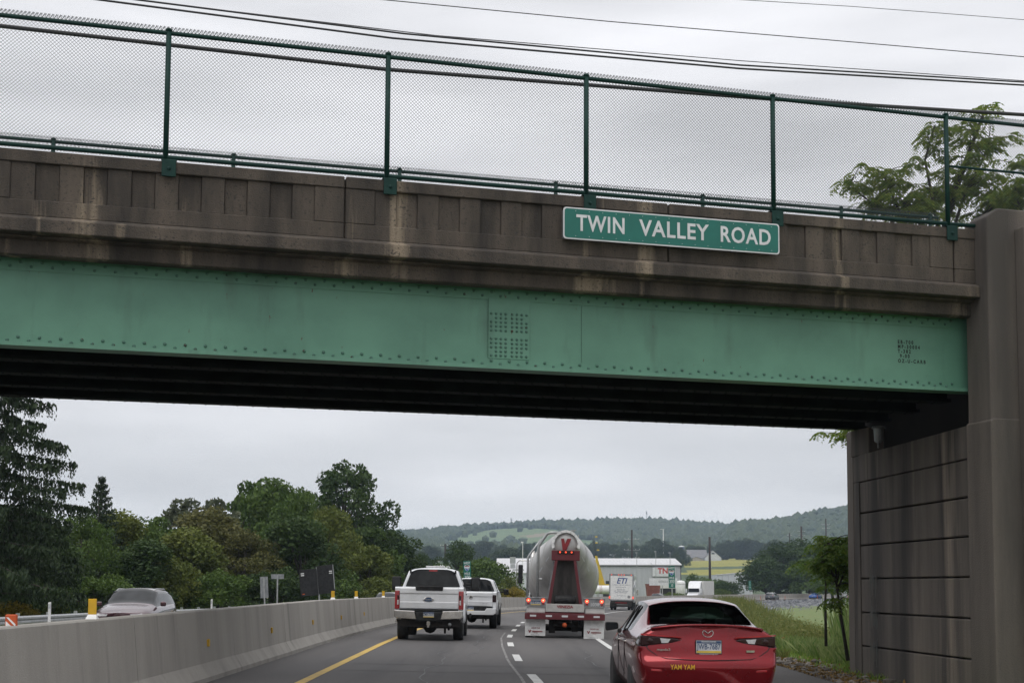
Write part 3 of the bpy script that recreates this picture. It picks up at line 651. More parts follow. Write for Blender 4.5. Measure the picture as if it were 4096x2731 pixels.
def car_shell(parent, st, side, rear, front, names, mats, cols=(-1, -.86, -.55, 0, .55, .86, 1), levels=2, rear_bulge=.06, front_bulge=.12, crease=()):
    """st: list of (y, [(x,z[,dy])...]) half profiles, sill to roof centre; side(i,j), rear(j,k), front(j,k) give a part index or None for a hole"""
    np_ = len(st[0][1]); ring = 2 * np_ - 1; vs = []
    for y, P in st:
        full = [(-p[0], p[1], (p[2] if len(p) > 2 else 0)) for p in P] + [(p[0], p[1], (p[2] if len(p) > 2 else 0)) for p in P[-2::-1]]
        for x, z, dy in full: vs.append((x, y + dy, z))
    fs = []; fm = []
    for i in range(len(st) - 1):
        for j in range(ring - 1):
            jj = j if j < np_ - 1 else ring - 2 - j; m = side(i, jj)
            if m is None: continue
            a = i * ring + j; fs.append((a, a + ring, a + ring + 1, a + 1)); fm.append(m)
    for end, fn, bulge in ((0, rear, -rear_bulge), (len(st) - 1, front, front_bulge)):
        rows = []; y, P = st[end]; o = end * ring
        for j in range(np_):
            r = []
            for k, c in enumerate(cols):
                if j == np_ - 1: r.append(o + np_ - 1)
                elif k == 0: r.append(o + j)
                elif k == len(cols) - 1: r.append(o + ring - 1 - j)
                else:
                    p = P[j]; dy = p[2] if len(p) > 2 else 0
                    r.append(len(vs)); vs.append((c * p[0], y + dy + bulge * (1 - abs(c) ** 2.2), p[1] + (.0 if j < np_ - 2 else 0)))
            rows.append(r)
        for j in range(np_ - 1):
            for k in range(len(cols) - 1):
                m = fn(j, k)
                if m is None: continue
                q = [rows[j][k], rows[j][k + 1], rows[j + 1][k + 1], rows[j + 1][k]]
                q = [v for n_, v in enumerate(q) if v not in q[:n_]]
                if len(q) >= 3: fs.append(tuple(q if end == 0 else q[::-1])); fm.append(m)
    me = bpy.data.meshes.new('shell'); me.from_pydata(vs, [], fs); 
    for m in mats: me.materials.append(m)
    me.polygons.foreach_set('material_index', fm)
    bm = bmesh.new(); bm.from_mesh(me); bmesh.ops.recalc_face_normals(bm, faces=bm.faces)
    if crease:
        lay = bm.edges.layers.float.new('crease_edge'); mi = {f.index: f.material_index for f in bm.faces}
        for e in bm.edges:
            ms = {f.material_index for f in e.link_faces}
            if len(ms) == 2 and any(c in ms for c in crease): e[lay] = 1.0
        lv = bm.verts.layers.float.new('crease_vert'); lay = bm.edges.layers.float.get('crease_edge')
        for v in bm.verts:
            ce = [e for e in v.link_edges if e[lay] > .5]
            if len(ce) == 2 and (ce[0].other_vert(v).co - v.co).angle(ce[1].other_vert(v).co - v.co) < math.radians(140): v[lv] = .8
    bm.to_mesh(me); bm.free()
    o = bpy.data.objects.new('shell', me); COL.objects.link(o); s = o.modifiers.new('s', 'SUBSURF'); s.levels = levels; s.render_levels = levels
    bpy.context.view_layer.update()
    m3 = bpy.data.meshes.new_from_object(o.evaluated_get(bpy.context.evaluated_depsgraph_get())); bpy.data.objects.remove(o)
    return split_parts(m3, names, mats, parent)
def wheel(parent, x, y, r, w, rim=M['rim'], dual=False, n=28):
    s = 1 if x > 0 else -1; c = w / 2
    t = MB().lathe([(-c, r * .62), (-c, r * .9), (-c * .8, r * .985), (-c * .3, r), (c * .3, r), (c * .8, r * .985), (c, r * .9), (c, r * .62)], axis='x', n=n).build('tyre', M['tyre'], parent, smooth=True, loc=(x, y, r))
    mb = MB().lathe([(c * .95 * s, r * .63), (c * .55 * s, r * .58), (c * .5 * s, r * .15), (c * .75 * s, r * .14), (c * .75 * s, .01)], axis='x', n=n)
    for k in range(7):
        a = k * 2 * math.pi / 7; mb.box((c * .62 * s, r * .36 * math.cos(a), r * .36 * math.sin(a)), (.03, r * .5, r * .11), rx=a)
    mb.build('rim', rim, t, smooth=False)
    return t
def plate(parent, x, y, z, s, state=None, w=.31, h=.155):
    p = MB().bx(x - w / 2, x + w / 2, y - .006, y, z - h / 2, z + h / 2).build('licence_plate', M['plate_w'], parent)
    MB().bx(x - w / 2 + .004, x + w / 2 - .004, y - .0085, y - .0065, z - h / 2 + .004, z - h / 2 + .030).build('yellow_band', M['plate_y'], p)
    MB().bx(x - w / 2 + .004, x + w / 2 - .004, y - .0085, y - .0065, z + h / 2 - .034, z + h / 2 - .004).build('blue_band', M['plate_b'], p)
    text('plate_number', s, h * .62, M['plate_b'], p, (x, y - .0075, z), ext=.001, sx=.72, bold=.0012)
    return p

# ---- red sedan
def red_sedan():
    t = thing('red_sedan', 'glossy red four-door sedan seen from behind in the right lane, nearest car', 'car', (0, 0, 0))
    S = [(0.0, [(.66, .22, .10), (.78, .34, .03), (.835, .52, .0), (.855, .70, .03), (.86, .86, .07), (.845, .98, .12), (.70, 1.10, .14), (.40, 1.135, .12), (0, 1.145, .11)]),
         (0.30, [(.74, .20), (.83, .32), (.875, .52), (.893, .70), (.885, .88), (.83, 1.01), (.70, 1.105), (.40, 1.125), (0, 1.135)]),
         (0.60, [(.76, .20), (.85, .32), (.89, .52), (.90, .70), (.89, .89), (.83, 1.03), (.665, 1.115), (.40, 1.13), (0, 1.135)]),
         (1.30, [(.76, .20), (.85, .30), (.885, .52), (.895, .70), (.895, .90), (.83, 1.02), (.60, 1.345), (.38, 1.40), (0, 1.415)]),
         (1.58, [(.76, .19), (.845, .30), (.88, .52), (.893, .70), (.893, .90), (.84, 1.00), (.605, 1.385), (.40, 1.44), (0, 1.455)]),
         (2.15, [(.76, .19), (.845, .30), (.878, .52), (.892, .70), (.892, .89), (.845, .985), (.61, 1.40), (.40, 1.455), (0, 1.47)]),
         (2.75, [(.76, .19), (.845, .30), (.878, .52), (.892, .70), (.892, .88), (.845, .975), (.60, 1.375), (.38, 1.42), (0, 1.435)]),
         (3.30, [(.76, .20), (.85, .30), (.885, .52), (.895, .70), (.885, .86), (.83, .965), (.70, 1.04), (.38, 1.10), (0, 1.12)]),
         (4.05, [(.76, .20), (.84, .30), (.88, .52), (.885, .68), (.85, .80), (.76, .88), (.62, .92), (.36, .94), (0, .95)]),
         (4.45, [(.60, .20), (.70, .30), (.74, .48), (.74, .60), (.70, .70), (.63, .75), (.50, .78), (.30, .79), (0, .80)])]
    st_ins = []
    for y, P in S:
        a, b = P[3], P[4]; st_ins.append((y, P[:4] + [((a[0] + b[0]) / 2 + .004, (a[1] + b[1]) / 2)] + P[4:]))
    q = st_ins[0][1]; q[3] = (.86, .665, -.015); q[4] = (.862, .735, .055); q[5] = (.865, .86, .075); S = st_ins
    def side(i, j):
        if i in (2, 7) and j in (0, 1): return None
        if j == 6 and i in (3, 4, 5, 6): return 2
        if i == 2 and j >= 7: return 1
        if i == 6 and j >= 7: return 1
        if i == 0 and j == 5: return 3
        return 0
    def rear(j, k):
        if j == 5 and k in (0, 5): return 3
        if j == 0: return 4
        return 0
    P = car_shell(t, S, side, rear, lambda j, k: 0, ['body', 'windscreen', 'side_window', 'tail_light', 'lower_bumper'], [M['red_car'], M['clear_glass'], M['clear_glass'], M['lens_dark'], M['black']], crease=(1, 2, 3))
    # cabin seen through the glass
    MB().bx(-.56, .56, 1.42, 2.68, 1.345, 1.36).build('headliner', M['trim'], t); MB().bx(-.70, .70, .62, 3.2, .55, .70).build('cabin_floor', M['trim'], t)
    MB().bx(-.66, .66, .62, 1.15, 1.0, 1.03).build('parcel_shelf', M['trim'], t); MB().bx(-.68, .68, 2.95, 3.3, .80, 1.0).build('dashboard', M['trim'], t, bevel=.03)
    MB().hexa([(-.66, 1.12, .7), (.66, 1.12, .7), (.66, 1.34, .7), (-.66, 1.34, .7), (-.60, 1.02, 1.08), (.60, 1.02, 1.08), (.60, 1.16, 1.08), (-.60, 1.16, 1.08)]).build('rear_seat', M['trim'], t, bevel=.03)
    for x in (-.37, .37):
        st_ = MB().hexa([(x - .25, 1.95, .7), (x + .25, 1.95, .7), (x + .25, 2.12, .7), (x - .25, 2.12, .7), (x - .19, 1.82, 1.13), (x + .19, 1.82, 1.13), (x + .19, 1.95, 1.13), (x - .19, 1.95, 1.13)]).build('front_seat', M['trim'], t, bevel=.05)
        MB().bx(x - .13, x + .13, 1.80, 1.90, 1.15, 1.31).build('headrest', M['trim'], st_, bevel=.04); MB().bx(x - .12, x + .12, 1.03, 1.11, 1.09, 1.20).build('rear_headrest', M['trim'], t, bevel=.04)
    MB().bx(-.12, .12, 2.58, 2.62, 1.25, 1.32).build('rear_view_mirror', M['trim'], t, bevel=.015)
    MB().lathe([(-.02, .16), (-.02, .19), (.02, .19), (.02, .16)], (-.37, 2.72, 1.0), 'y', 18).build('steering_wheel', M['trim'], t)
    # pillars dividing the side glass
    for s in (-1, 1):
        for y0, y1, lean in ((1.84, 1.90, -.10), (2.26, 2.34, 0.0)):
            MB().hexa([(s * .812, y0, 1.02), (s * .842, y0, 1.0), (s * .842, y1, 1.0), (s * .812, y1, 1.02), (s * .64, y0 + lean * .8, 1.35), (s * .665, y0 + lean * .8, 1.345), (s * .665, y1 + lean * .8, 1.345), (s * .64, y1 + lean * .8, 1.35)]).build('window_pillar', M['black'], t)
        m = MB().hexa([(s * .86, 2.78, .985), (s * 1.06, 2.74, .955), (s * 1.05, 2.86, .955), (s * .88, 2.92, .985), (s * .87, 2.78, 1.085), (s * 1.075, 2.74, 1.09), (s * 1.05, 2.86, 1.085), (s * .89, 2.92, 1.075)]).build('door_mirror', M['black'], t, bevel=.03, seg=3)
        MB().hexa([(s * .895, 2.741, .99), (s * 1.045, 2.728, .97), (s * 1.045, 2.735, .97), (s * .895, 2.748, .99), (s * .90, 2.741, 1.07), (s * 1.05, 2.728, 1.075), (s * 1.05, 2.735, 1.075), (s * .90, 2.748, 1.07)]).build('mirror_glass', M['glass'], m)
        MB().bx(s * .85 - .03, s * .85 + .03, 2.78, 2.86, .93, .99).build('mirror_stalk', M['black'], m, bevel=.02)
        # tail lamp inner section with clear reversing lamp, reaching onto the lid
        L = MB().prism([(s * .84, 1.0), (s * .40, .965), (s * .33, .94), (s * .45, .905), (s * .84, .865)], -.005, .06).build('tail_light', M['lens_dark'], t, bevel=.015)
        L.location.y = .052
        q = MB().prism([(s * .60, .965), (s * .47, .955), (s * .50, .91), (s * .58, .905)], -.014, .0).build('reversing_lamp', M['lens_white'], L)
        MB().lathe([(-.008, .01), (-.008, .03), (0, .045)], (s * .72, 0, .93), 'y', 14).build('brake_lamp', M['lens_dark'], L, smooth=True)
        MB().prism([(s * .84, 1.022), (s * .35, .985), (s * .33, .972), (s * .84, 1.006)], -.02, .0).build('red_light_strip', M['lens_red'], L)
        MB().prism([(s * .72, .59), (s * .58, .585), (s * .58, .555), (s * .72, .562)], -.035, .05).build('bumper_reflector', M['lens_red'], t, bevel=.006)
        for y in (.95, 3.68):
            MB().bx(s * .5 - .02, s * .5 + .3 * s if s > 0 else s * .5 + .02, y - .37, y + .37, .25, .72).build('wheel_well', M['under'], t) if s > 0 else MB().bx(-.80, -.48, y - .37, y + .37, .25, .72).build('wheel_well', M['under'], t)
            wheel(t, s * .785, y, .325, .21)
        MB().bx(s * .893 - .02, s * .893 + .02, 1.5, 1.68, .855, .88).build('door_handle', M['chrome'], t, bevel=.008)
        MB().bx(s * .893 - .02, s * .893 + .02, 2.38, 2.56, .845, .87).build('door_handle', M['chrome'], t, bevel=.008)
        for yy in (1.62, 2.5):
            MB().bx(s * .896 - .006, s * .896 + .004, yy, yy + .012, .34, .93).build('door_seam', M['black'], t)
    # lid spoiler lip, lid seam, emblem, plate, stickers
    lip = []
    n = 14
    for i in range(n + 1):
        x = -.70 + 1.40 * i / n; q = 1 - abs(x / .70) ** 2.5; lip.append((x, .105 - .10 * max(q, 0) ** .6, 1.085 + .05 * q))
    mb = MB(); vs = []
    for x, y, z in lip: vs += [(x, y + .005, z - .02), (x, y - .015, z + .004), (x, y + .20, z + .012), (x, y + .20, z - .04)]
    mb.add(vs, [(i * 4 + k, i * 4 + (k + 1) % 4, i * 4 + 4 + (k + 1) % 4, i * 4 + 4 + k) for i in range(n) for k in range(4)] + [(3, 2, 1, 0), (n * 4, n * 4 + 1, n * 4 + 2, n * 4 + 3)])
    mb.build('spoiler_lip', M['red_car'], t, smooth=True)
    def ry(x, z): return -.058 * (1 - abs(x / .86) ** 2.2) + lerp(z, [(.34, .03), (.52, 0), (.665, -.015), (.735, .055), (.86, .075), (.98, .12), (1.1, .14)])
    seam = MB()
    path = [(-.80, .90), (-.74, .82), (-.62, .74), (-.52, .715), (-.25, .705), (0, .70), (.25, .705), (.52, .715), (.62, .74), (.74, .82), (.80, .90)]
    seam.tube([(x, ry(x, z) - .003, z) for x, z in path], .006, n=5); seam.build('lid_seam', M['black'], t)
    wing = MB()
    wing.tube([(.055 * math.cos(a), -.01, .043 * math.sin(a)) for a in [math.pi * (.78 + 1.44 * i / 20) for i in range(21)]], .0045, n=5)
    wing.tube([(-.043, -.01, .028), (-.02, -.012, .012), (0, -.014, -.006), (.02, -.012, .012), (.043, -.01, .028)], .0055, n=5)
    wing.build('winged_emblem', M['chrome'], t, smooth=True, loc=(0, ry(0, 1.035) + .0, 1.035)).scale = (1.2, 1, 1.2)
    fr = MB().bx(-.165, .165, -.012, 0, -.088, .088).build('plate_frame', M['black'], t, loc=(0, ry(0, .86) - .004, .862), bevel=.006)
    plate(t, 0, ry(0, .86) - .018, .865, 'JWB-7687')
    text('dealer_lettering', 'PiazzaAutoGroup.com', .026, M['plate_w'], t, (0, ry(0, .86) - .0165, .780), ext=.001, bold=.0008)
    text('state_lettering', 'PENNSYLVANIA', .026, M['plate_w'], t, (0, ry(0, .86) - .0275, .928), ext=.001, bold=.0006)
    text('bumper_sticker', 'YAM YAM', .085, M['yellow'], t, (-.33, ry(-.33, .61) - .006, .615), ext=.001, bold=.001, sx=.82)
    text('model_badge', 'mazda3', .045, M['chrome'], t, (-.56, ry(-.56, .82) - .03, .825), ext=.003, bold=.001, sx=1.25)
    MB().box((.52, ry(.52, .82) - .025, .815), (.10, .008, .026)).build('trim_badge', M['chrome'], t)
    return t
rs = red_sedan()
rs.location = (2.43, 16.55, .04); rs.rotation_euler = (0, .012, .010)

# ---- pickups
def pickup(name, label, style):
    t = thing(name, label, 'pickup truck', (0, 0, 0), group='white pickup trucks ahead in the left lane')
    near = style == 'near'; pt = M['white_car']
    hw = 1.0; zb, zt = (.93, 1.60) if near else (.86, 1.46); ht = 2.16 if near else 1.98
    # cab
    S = [(2.05, [(.86, .62), (.97, .75), (1.0, 1.0), (1.005, 1.25), (.985, zt - .1), (.94, zt), (.74, ht - .10), (.55, ht - .02), (0, ht + .01)]),
         (2.22, [(.86, .60), (.97, .72), (1.0, 1.0), (1.005, 1.25), (.985, zt - .1), (.945, zt), (.755, ht - .07), (.56, ht + .01), (0, ht + .04)]),
         (3.2, [(.86, .58), (.97, .70), (1.0, 1.0), (1.005, 1.25), (.985, zt - .12), (.95, zt - .02), (.77, ht - .06), (.56, ht + .03), (0, ht + .05)]),
         (4.1, [(.86, .58), (.97, .70), (1.0, 1.0), (1.005, 1.25), (.985, zt - .12), (.95, zt - .04), (.75, ht - .10), (.55, ht - .02), (0, ht)]),
         (4.7, [(.86, .60), (.97, .72), (1.0, 1.0), (1.0, 1.22), (.97, 1.38), (.93, 1.46), (.78, 1.52), (.5, 1.56), (0, 1.58)]),
         (5.7, [(.86, .55), (.96, .70), (.99, .95), (.985, 1.15), (.95, 1.28), (.88, 1.36), (.72, 1.40), (.45, 1.43), (0, 1.44)]),
         (5.95, [(.80, .55), (.90, .70), (.93, .95), (.92, 1.12), (.88, 1.22), (.80, 1.28), (.65, 1.30), (.42, 1.32), (0, 1.33)])]
    def side(i, j):
        if j == 5 and i in (1, 2): return 2
        if i == 3 and j >= 5: return 1 if j > 5 else 2
        if i == 4 and j in (0, 1): return None
        return 0
    car_shell(t, S, side, lambda j, k: (1 if (j in (5, 6) and 1 <= k <= 4) else 0), lambda j, k: 0, ['cab', 'windscreen', 'side_window'], [pt, M['glass'], M['glass']], rear_bulge=.02, crease=(1, 2), cols=(-1, -.9, -.5, 0, .5, .9, 1))
    # load bed: outer sides with flared arches, floor, tailgate
    for s in (-1, 1):
        P = [(.10, zb - .02), (.10, zt - .04), (.16, zt), (2.06, zt), (2.06, .66), (1.74, .66)] + [(1.26 + .50 * math.cos(a), .58 + .46 * math.sin(a)) for a in [math.pi * k / 8 for k in range(9)]] + [(.70, .72), (.10, .80)]
        b = MB().prism(P, s * .86, s * hw, axis='x').build('bed_side', pt, t, bevel=.03, seg=3)
        fl = MB()
        arc = [(1.26 + r * math.cos(a), .56 + (r - .02) * math.sin(a)) for r in (.56,) for a in [math.pi * k / 12 for k in range(13)]]
        fl.tube([(s * (hw - .01), y, z) for y, z in arc], .045, n=6); fl.build('wheel_arch', pt if not near else pt, b, smooth=True)
        # tail lamps
        z0, z1 = (zb + .02, zt - .11) if near else (zb + .20, zt - .12)
        x0, x1 = (.865, 1.006) if near else (.84, .99)
        L = MB().bx(min(s * x0, s * x1), max(s * x0, s * x1), .075, .22, z0, z1).build('tail_light', M['lens_red'] if near else M['lens_dark'], t, bevel=.02)
        if near:
            xa, xb = sorted((s * .885, s * .935)); MB().bx(xa, xb, .070, .12, z0 + .13, z0 + .27).build('reversing_lamp', M['lens_white'], L, bevel=.008)
            xa, xb = sorted((s * .875, s * .935)); MB().bx(xa, xb, .071, .12, z0 + .275, z1 - .13).build('turn_lamp', M['lens_dark'], L, bevel=.008)
        # towing mirrors
        mz, mw = (1.58, .30) if near else (1.42, .22)
        m = MB().bx(*sorted((s * 1.12, s * (1.12 + mw))), 3.95, 4.08, mz - .10, mz + .34 if near else mz + .14).build('door_mirror', M['black'], t, bevel=.05, seg=3)
        MB().bx(*sorted((s * 1.15, s * (1.09 + mw))), 3.94, 3.949, mz + .02, mz + .30 if near else mz + .11).build('mirror_glass', M['glass'], m)
        MB().cyl((s * .96, 4.05, mz + .02), (s * 1.14, 4.02, mz + .02), .03, n=8).cyl((s * .96, 4.05, mz + .12), (s * 1.14, 4.02, mz + .12), .025, n=8).build('mirror_arm', M['black'], m)
        for y in (1.26, 5.2):
            wheel(t, s * .83, y, .42 if near else .40, .30 if near else .28)
        MB().bx(*sorted((s * .985, s * 1.015)), 3.05, 3.25, 1.36, 1.40).build('door_handle', M['black'] if near else M['chrome'], t, bevel=.01)
    MB().bx(-.86, .86, .14, 2.06, zb, zb + .08).build('bed_floor', M['under'], t)
    MB().bx(-.86, .86, 2.03, 2.06, zb, zt).build('bed_front', pt, t)
    # tailgate: slab with pressed upper ledge, handle, emblem
    g = MB().prism([(.10, zb + .03), (.085, zb + .06), (.075, zb + .22), (.085, zb + .25), (.085, zt - .20), (.065, zt - .18), (.065, zt - .05), (.09, zt), (.19, zt), (.19, zb + .03)], -.855, .855, axis='x').build('tailgate', pt, t, bevel=.012)
    if near:
        MB().hexa([(-.40, .04, zt - .10), (.40, .04, zt - .10), (.38, .10, zt - .10), (-.38, .10, zt - .10), (-.41, .03, zt + .03), (.41, .03, zt + .03), (.40, .16, zt + .03), (-.40, .16, zt + .03)]).build('tailgate_spoiler', M['black'], g, bevel=.02)
        e = MB().lathe([(-.02, .001), (-.02, .075), (-.012, .085), (0, .085)], axis='y', n=24).build('oval_emblem', M['chrome'], g, smooth=False, loc=(-.02, .083, zb + .31)); e.scale = (1.85, 1, .8)
        e2 = MB().lathe([(-.024, .001), (-.024, .070), (-.018, .072)], axis='y', n=24).build('emblem_face', M['plate_b'], e)
        text('emblem_script', 'Ford', .085, M['chrome'], e, (0, -.0255, 0), ext=.001, shear=.25)
    else:
        e = MB().lathe([(-.02, .001), (-.02, .06), (0, .075)], axis='y', n=20).build('ram_head_emblem', M['chrome'], g, loc=(.0, .08, zb + .38))
        MB().prism([(-.03, -.03), (0, .0), (.03, -.03), (.045, .02), (.02, .04), (-.02, .04), (-.045, .02)], -.024, -.0205).build('emblem_relief', M['black'], e)
        text('model_badge', 'RAM 2500', .05, M['alu'], g, (.55, .080, zb + .14), ext=.002)
    # bumper
    bz0, bz1 = (.66, .93) if near else (.56, .84)
    if near:
        for s in (-1, 1):
            MB().prism([(s * .34, bz0), (s * .40, bz1 - .02), (s * 1.0, bz1), (s * 1.01, bz0 + .08), (s * .93, bz0 + .03)], -.10, .06).build('bumper_chrome', M['chrome'], t, bevel=.02)
        MB().bx(-.39, .39, -.06, .10, bz0 - .04, bz1 - .05).build('bumper_step', M['black'], t, bevel=.02)
        MB().bx(-.86, .86, -.04, .12, bz1 - .03, bz1 + .02).build('bumper_pad', M['black'], t, bevel=.01)
    else:
        MB().prism([(-1.0, bz0 + .02), (-1.0, bz1 - .02), (-.62, bz1 - .02), (-.56, bz1 - .12), (.56, bz1 - .12), (.62, bz1 - .02), (1.0, bz1 - .02), (1.0, bz0 + .08), (.9, bz0), (-.9, bz0)], -.10, .08).build('bumper', pt, t, bevel=.02)
        MB().bx(-.60, .60, -.02, .09, bz1 - .12, bz1 + .03).build('bumper_pad', M['black'], t)
    plate(t, 0 if near else -.03, -.065 if near else -.025, .80 if near else .80, 'ZMH-7A97' if near else 'ZKD-6486')
    # third brake lamp, roof items
    MB().bx(-.13, .13, 2.02, 2.10, ht - .09, ht - .035).build('high_brake_lamp', M['lens_red'], t, bevel=.01)
    if near:
        MB().bx(-.30, .30, 3.3, 3.8, ht + .045, ht + .10).build('roof_lamp_bar', M['lens_white'], t, bevel=.02)
        for s in (-1, 1): MB().box((s * .69, 2.04, ht - .10), (.05, .05, .10)).build('roof_joint', M['black'], t)
    # running gear
    MB().cyl((-.75, 1.26, .42), (.75, 1.26, .42), .055, n=10).lathe([(-.2, .06), (-.12, .17), (0, .21), (.12, .17), (.2, .06)], (-.02, 1.26, .42), 'x', 14).build('rear_axle', M['under'], t, smooth=True)
    hb = MB().bx(-.6, .6, .15, 5.4, .60, .80); hb.bx(-.82, .82, .25, .9, .62, .82)
    for s in (-1, 1): hb.bx(*sorted((s * .42, s * .50)), .3, 2.4, .46, .62); hb.cyl((s * .55, 1.1, .33), (s * .50, .9, .75), .035, n=6)
    hb.bx(-.55, -.47, .9, 1.0, .26, .6).bx(.40, .46, 1.2, 1.3, .22, .6)
    hb.build('chassis', M['under'], t)
    MB().lathe([(-.12, .25), (-.12, .36), (-.06, .40), (.06, .40), (.12, .36), (.12, .25)], (0, .85, .62), 'z', 20).build('spare_tyre', M['tyre'], t, smooth=True)
    MB().prism([(-.95, .66), (-.88, .46), (-.5, .44), (.5, .44), (.88, .46), (.95, .66)], .08, .14).build('rear_valance', M['under'], t)
    MB().bx(-.05, .05, -.14, .3, .50, .60).bx(-.03, .03, -.17, -.10, .44, .62).build('tow_hitch', M['chrome'] if near else M['under'], t)
    MB().cyl((.62, -.02, .52), (.55, 1.0, .55), .05, n=10).build('exhaust_pipe', M['alu'] if near else M['under'], t, smooth=True)
    return t
pk1 = pickup('white_pickup', 'white crew-cab pickup with red tail lights and chrome bumper, nearer of two', 'near')
p = pos(38.8, 1.75); pk1.location = (at(1713, 2500, 38.8).x, 38.8, zc(38.8) + .01); pk1.rotation_euler = (0, .015, -head(40) * .6 + .004)
pk2 = pickup('white_pickup', 'white pickup with dark tail lights and white bumper, farther, behind the other pickup', 'far')
pk2.location = (at(1881, 2450, 52).x, 52, zc(52) + .02); pk2.rotation_euler = (0, .015, -head(60))

# ---- dry bulk tanker
def tanker():
    t = thing('tanker_truck', 'silver dry bulk tanker trailer with maroon frame and white mud flaps in the right lane', 'truck', (0, 0, 0))
    tank = MB(); n = 40; rings = [(.30, 3.25, .06), (.28, 3.25, .37), (.34, 3.25, .40), (1.1, 2.93, .72), (2.3, 2.44, 1.12), (2.9, 2.24, 1.24), (3.4, 2.20, 1.26), (10.2, 2.20, 1.26), (11.0, 2.3, 1.1), (11.3, 2.4, .4)]
    vs = [(r * math.cos(2 * math.pi * k / n), y, z + r * math.sin(2 * math.pi * k / n)) for y, z, r in rings for k in range(n)]
    tank.add(vs, [(i * n + k, i * n + (k + 1) % n, (i + 1) * n + (k + 1) % n, (i + 1) * n + k) for i in range(len(rings) - 1) for k in range(n)] + [tuple(range(n))])
    tk = tank.build('tank', M['steel_tank'], t, smooth=True)
    for k in range(10):                                   # bright segmented ring round the rear hatch
        a0 = math.radians(-18 + k * 21.6 + .8); a1 = math.radians(-18 + (k + 1) * 21.6 - .8); P = []
        for r in (.385, .47):
            P += [(r * math.cos(a), 3.25 + r * math.sin(a)) for a in ((a0, a1) if r < .4 else (a1, a0))]
        MB().prism(P, .20, .34).build('hatch_ring_segment', M['white'], tk)
    MB().prism([(-.16, 3.44), (-.06, 3.44), (-.025, 3.26), (.045, 3.44), (.18, 3.44), (.02, 3.06), (-.10, 3.06)], .266, .279).build('letter_v', M['text_red'], tk)
    for y, z, r in ((.345, 3.25, .402), (1.1, 2.93, .722), (2.3, 2.44, 1.122), (3.0, 2.235, 1.248), (5.2, 2.2, 1.262), (7.4, 2.2, 1.262)):
        MB().tube([(r * math.cos(2 * math.pi * k / 40), y, z + r * math.sin(2 * math.pi * k / 40)) for k in range(41)], .008, n=4).build('weld_seam', M['grey_plate'], tk)
    for s in (-1, 1):
        for a, y, z in ((.42, .75, 2.68), (.62, 1.35, 2.28)):   # reflective dashes on the cone
            cz, rr = lerp(y, [(.34, 3.25), (1.1, 2.93), (2.3, 2.44)]), lerp(y, [(.34, .4), (1.1, .72), (2.3, 1.12)]) + .01
            for d in (0,):
                th = math.radians(-22 if s > 0 else 202); y2 = y + .28
                cz2, r2 = lerp(y2, [(.34, 3.25), (1.1, 2.93), (2.3, 2.44)]), lerp(y2, [(.34, .4), (1.1, .72), (2.3, 1.12)]) + .01
                q = lambda yy, c, r, o: (r * math.cos(th + o), yy, c + r * math.sin(th + o))
                MB().add([q(y, cz, rr, 0), q(y2, cz2, r2, 0), q(y2, cz2, r2, .06), q(y, cz, rr, .06)], [(0, 1, 2, 3)]).build('reflective_tape', M['sign_w'], tk)
    hd = MB().bx(-.46, .46, .14, .40, 2.72, 3.05).build('lamp_header', M['maroon'], t, bevel=.015)
    MB().bx(-.27, .27, .125, .139, 2.93, 3.04).build('lamp_panel', M['black'], hd)
    for x in (-.19, 0, .19): MB().lathe([(-.01, .01), (-.01, .028), (.01, .032)], (x, .118, 2.99), 'y', 10).build('marker_lamp', M['lamp_on'], hd)
    for s in (-1, 1):
        MB().hexa([(s * .52 - .055, .12, 1.28), (s * .52 + .055, .12, 1.28), (s * .52 + .055, .26, 1.28), (s * .52 - .055, .26, 1.28), (s * .30 - .045, .15, 2.76), (s * .30 + .045, .15, 2.76), (s * .30 + .045, .27, 2.76), (s * .30 - .045, .27, 2.76)]).build('rear_strut', M['maroon'], t, bevel=.01)
        MB().prism([(s * .60, 1.29), (s * .40, 2.70), (s * .36, 2.70), (s * .55, 1.29)], .5, .53).build('ladder_rail', M['alu'], t)
    MB().hexa([(-.5, .6, 1.25), (.5, .6, 1.25), (.5, .68, 1.25), (-.5, .68, 1.25), (-.29, .45, 2.72), (.29, .45, 2.72), (.29, .53, 2.72), (-.29, .53, 2.72)]).build('hopper_back', M['tank_grime'], t)
    for i in range(3):
        y = 2.6 + i * 3.0; MB().lathe([(0, 1.0), (-.75, .28), (-.95, .2)], (0, y, 1.35), 'z', 16).build('hopper_cone', M['steel_tank'], t, smooth=True)
    MB().lathe([(-.36, .09), (-.35, .15), (-.3, .165), (.3, .165), (.35, .15), (.36, .09)], (0, .30, 1.43), 'x', 18).build('hose_tube', M['black'], t, smooth=True)
    vp = MB().bx(-.62, .62, .0, .05, 1.05, 1.31).build('name_plate', M['grey_plate'], t, bevel=.008)
    text('lettering', 'VENEZIA', .115, M['text_red'], vp, (0, -.004, 1.215), ext=.002, bold=.004, sx=1.15)
    bb = MB().bx(-1.30, 1.30, -.04, .10, .80, 1.0).bx(-.64, .64, .03, .12, .98, 1.06).build('rear_bumper', M['maroon'], t, bevel=.01)
    for x in (-1.03, -.52, 0, .52, 1.03): MB().bx(x - .10, x + .10, -.046, -.041, .885, .945).build('reflective_tape', M['sign_w'], bb)
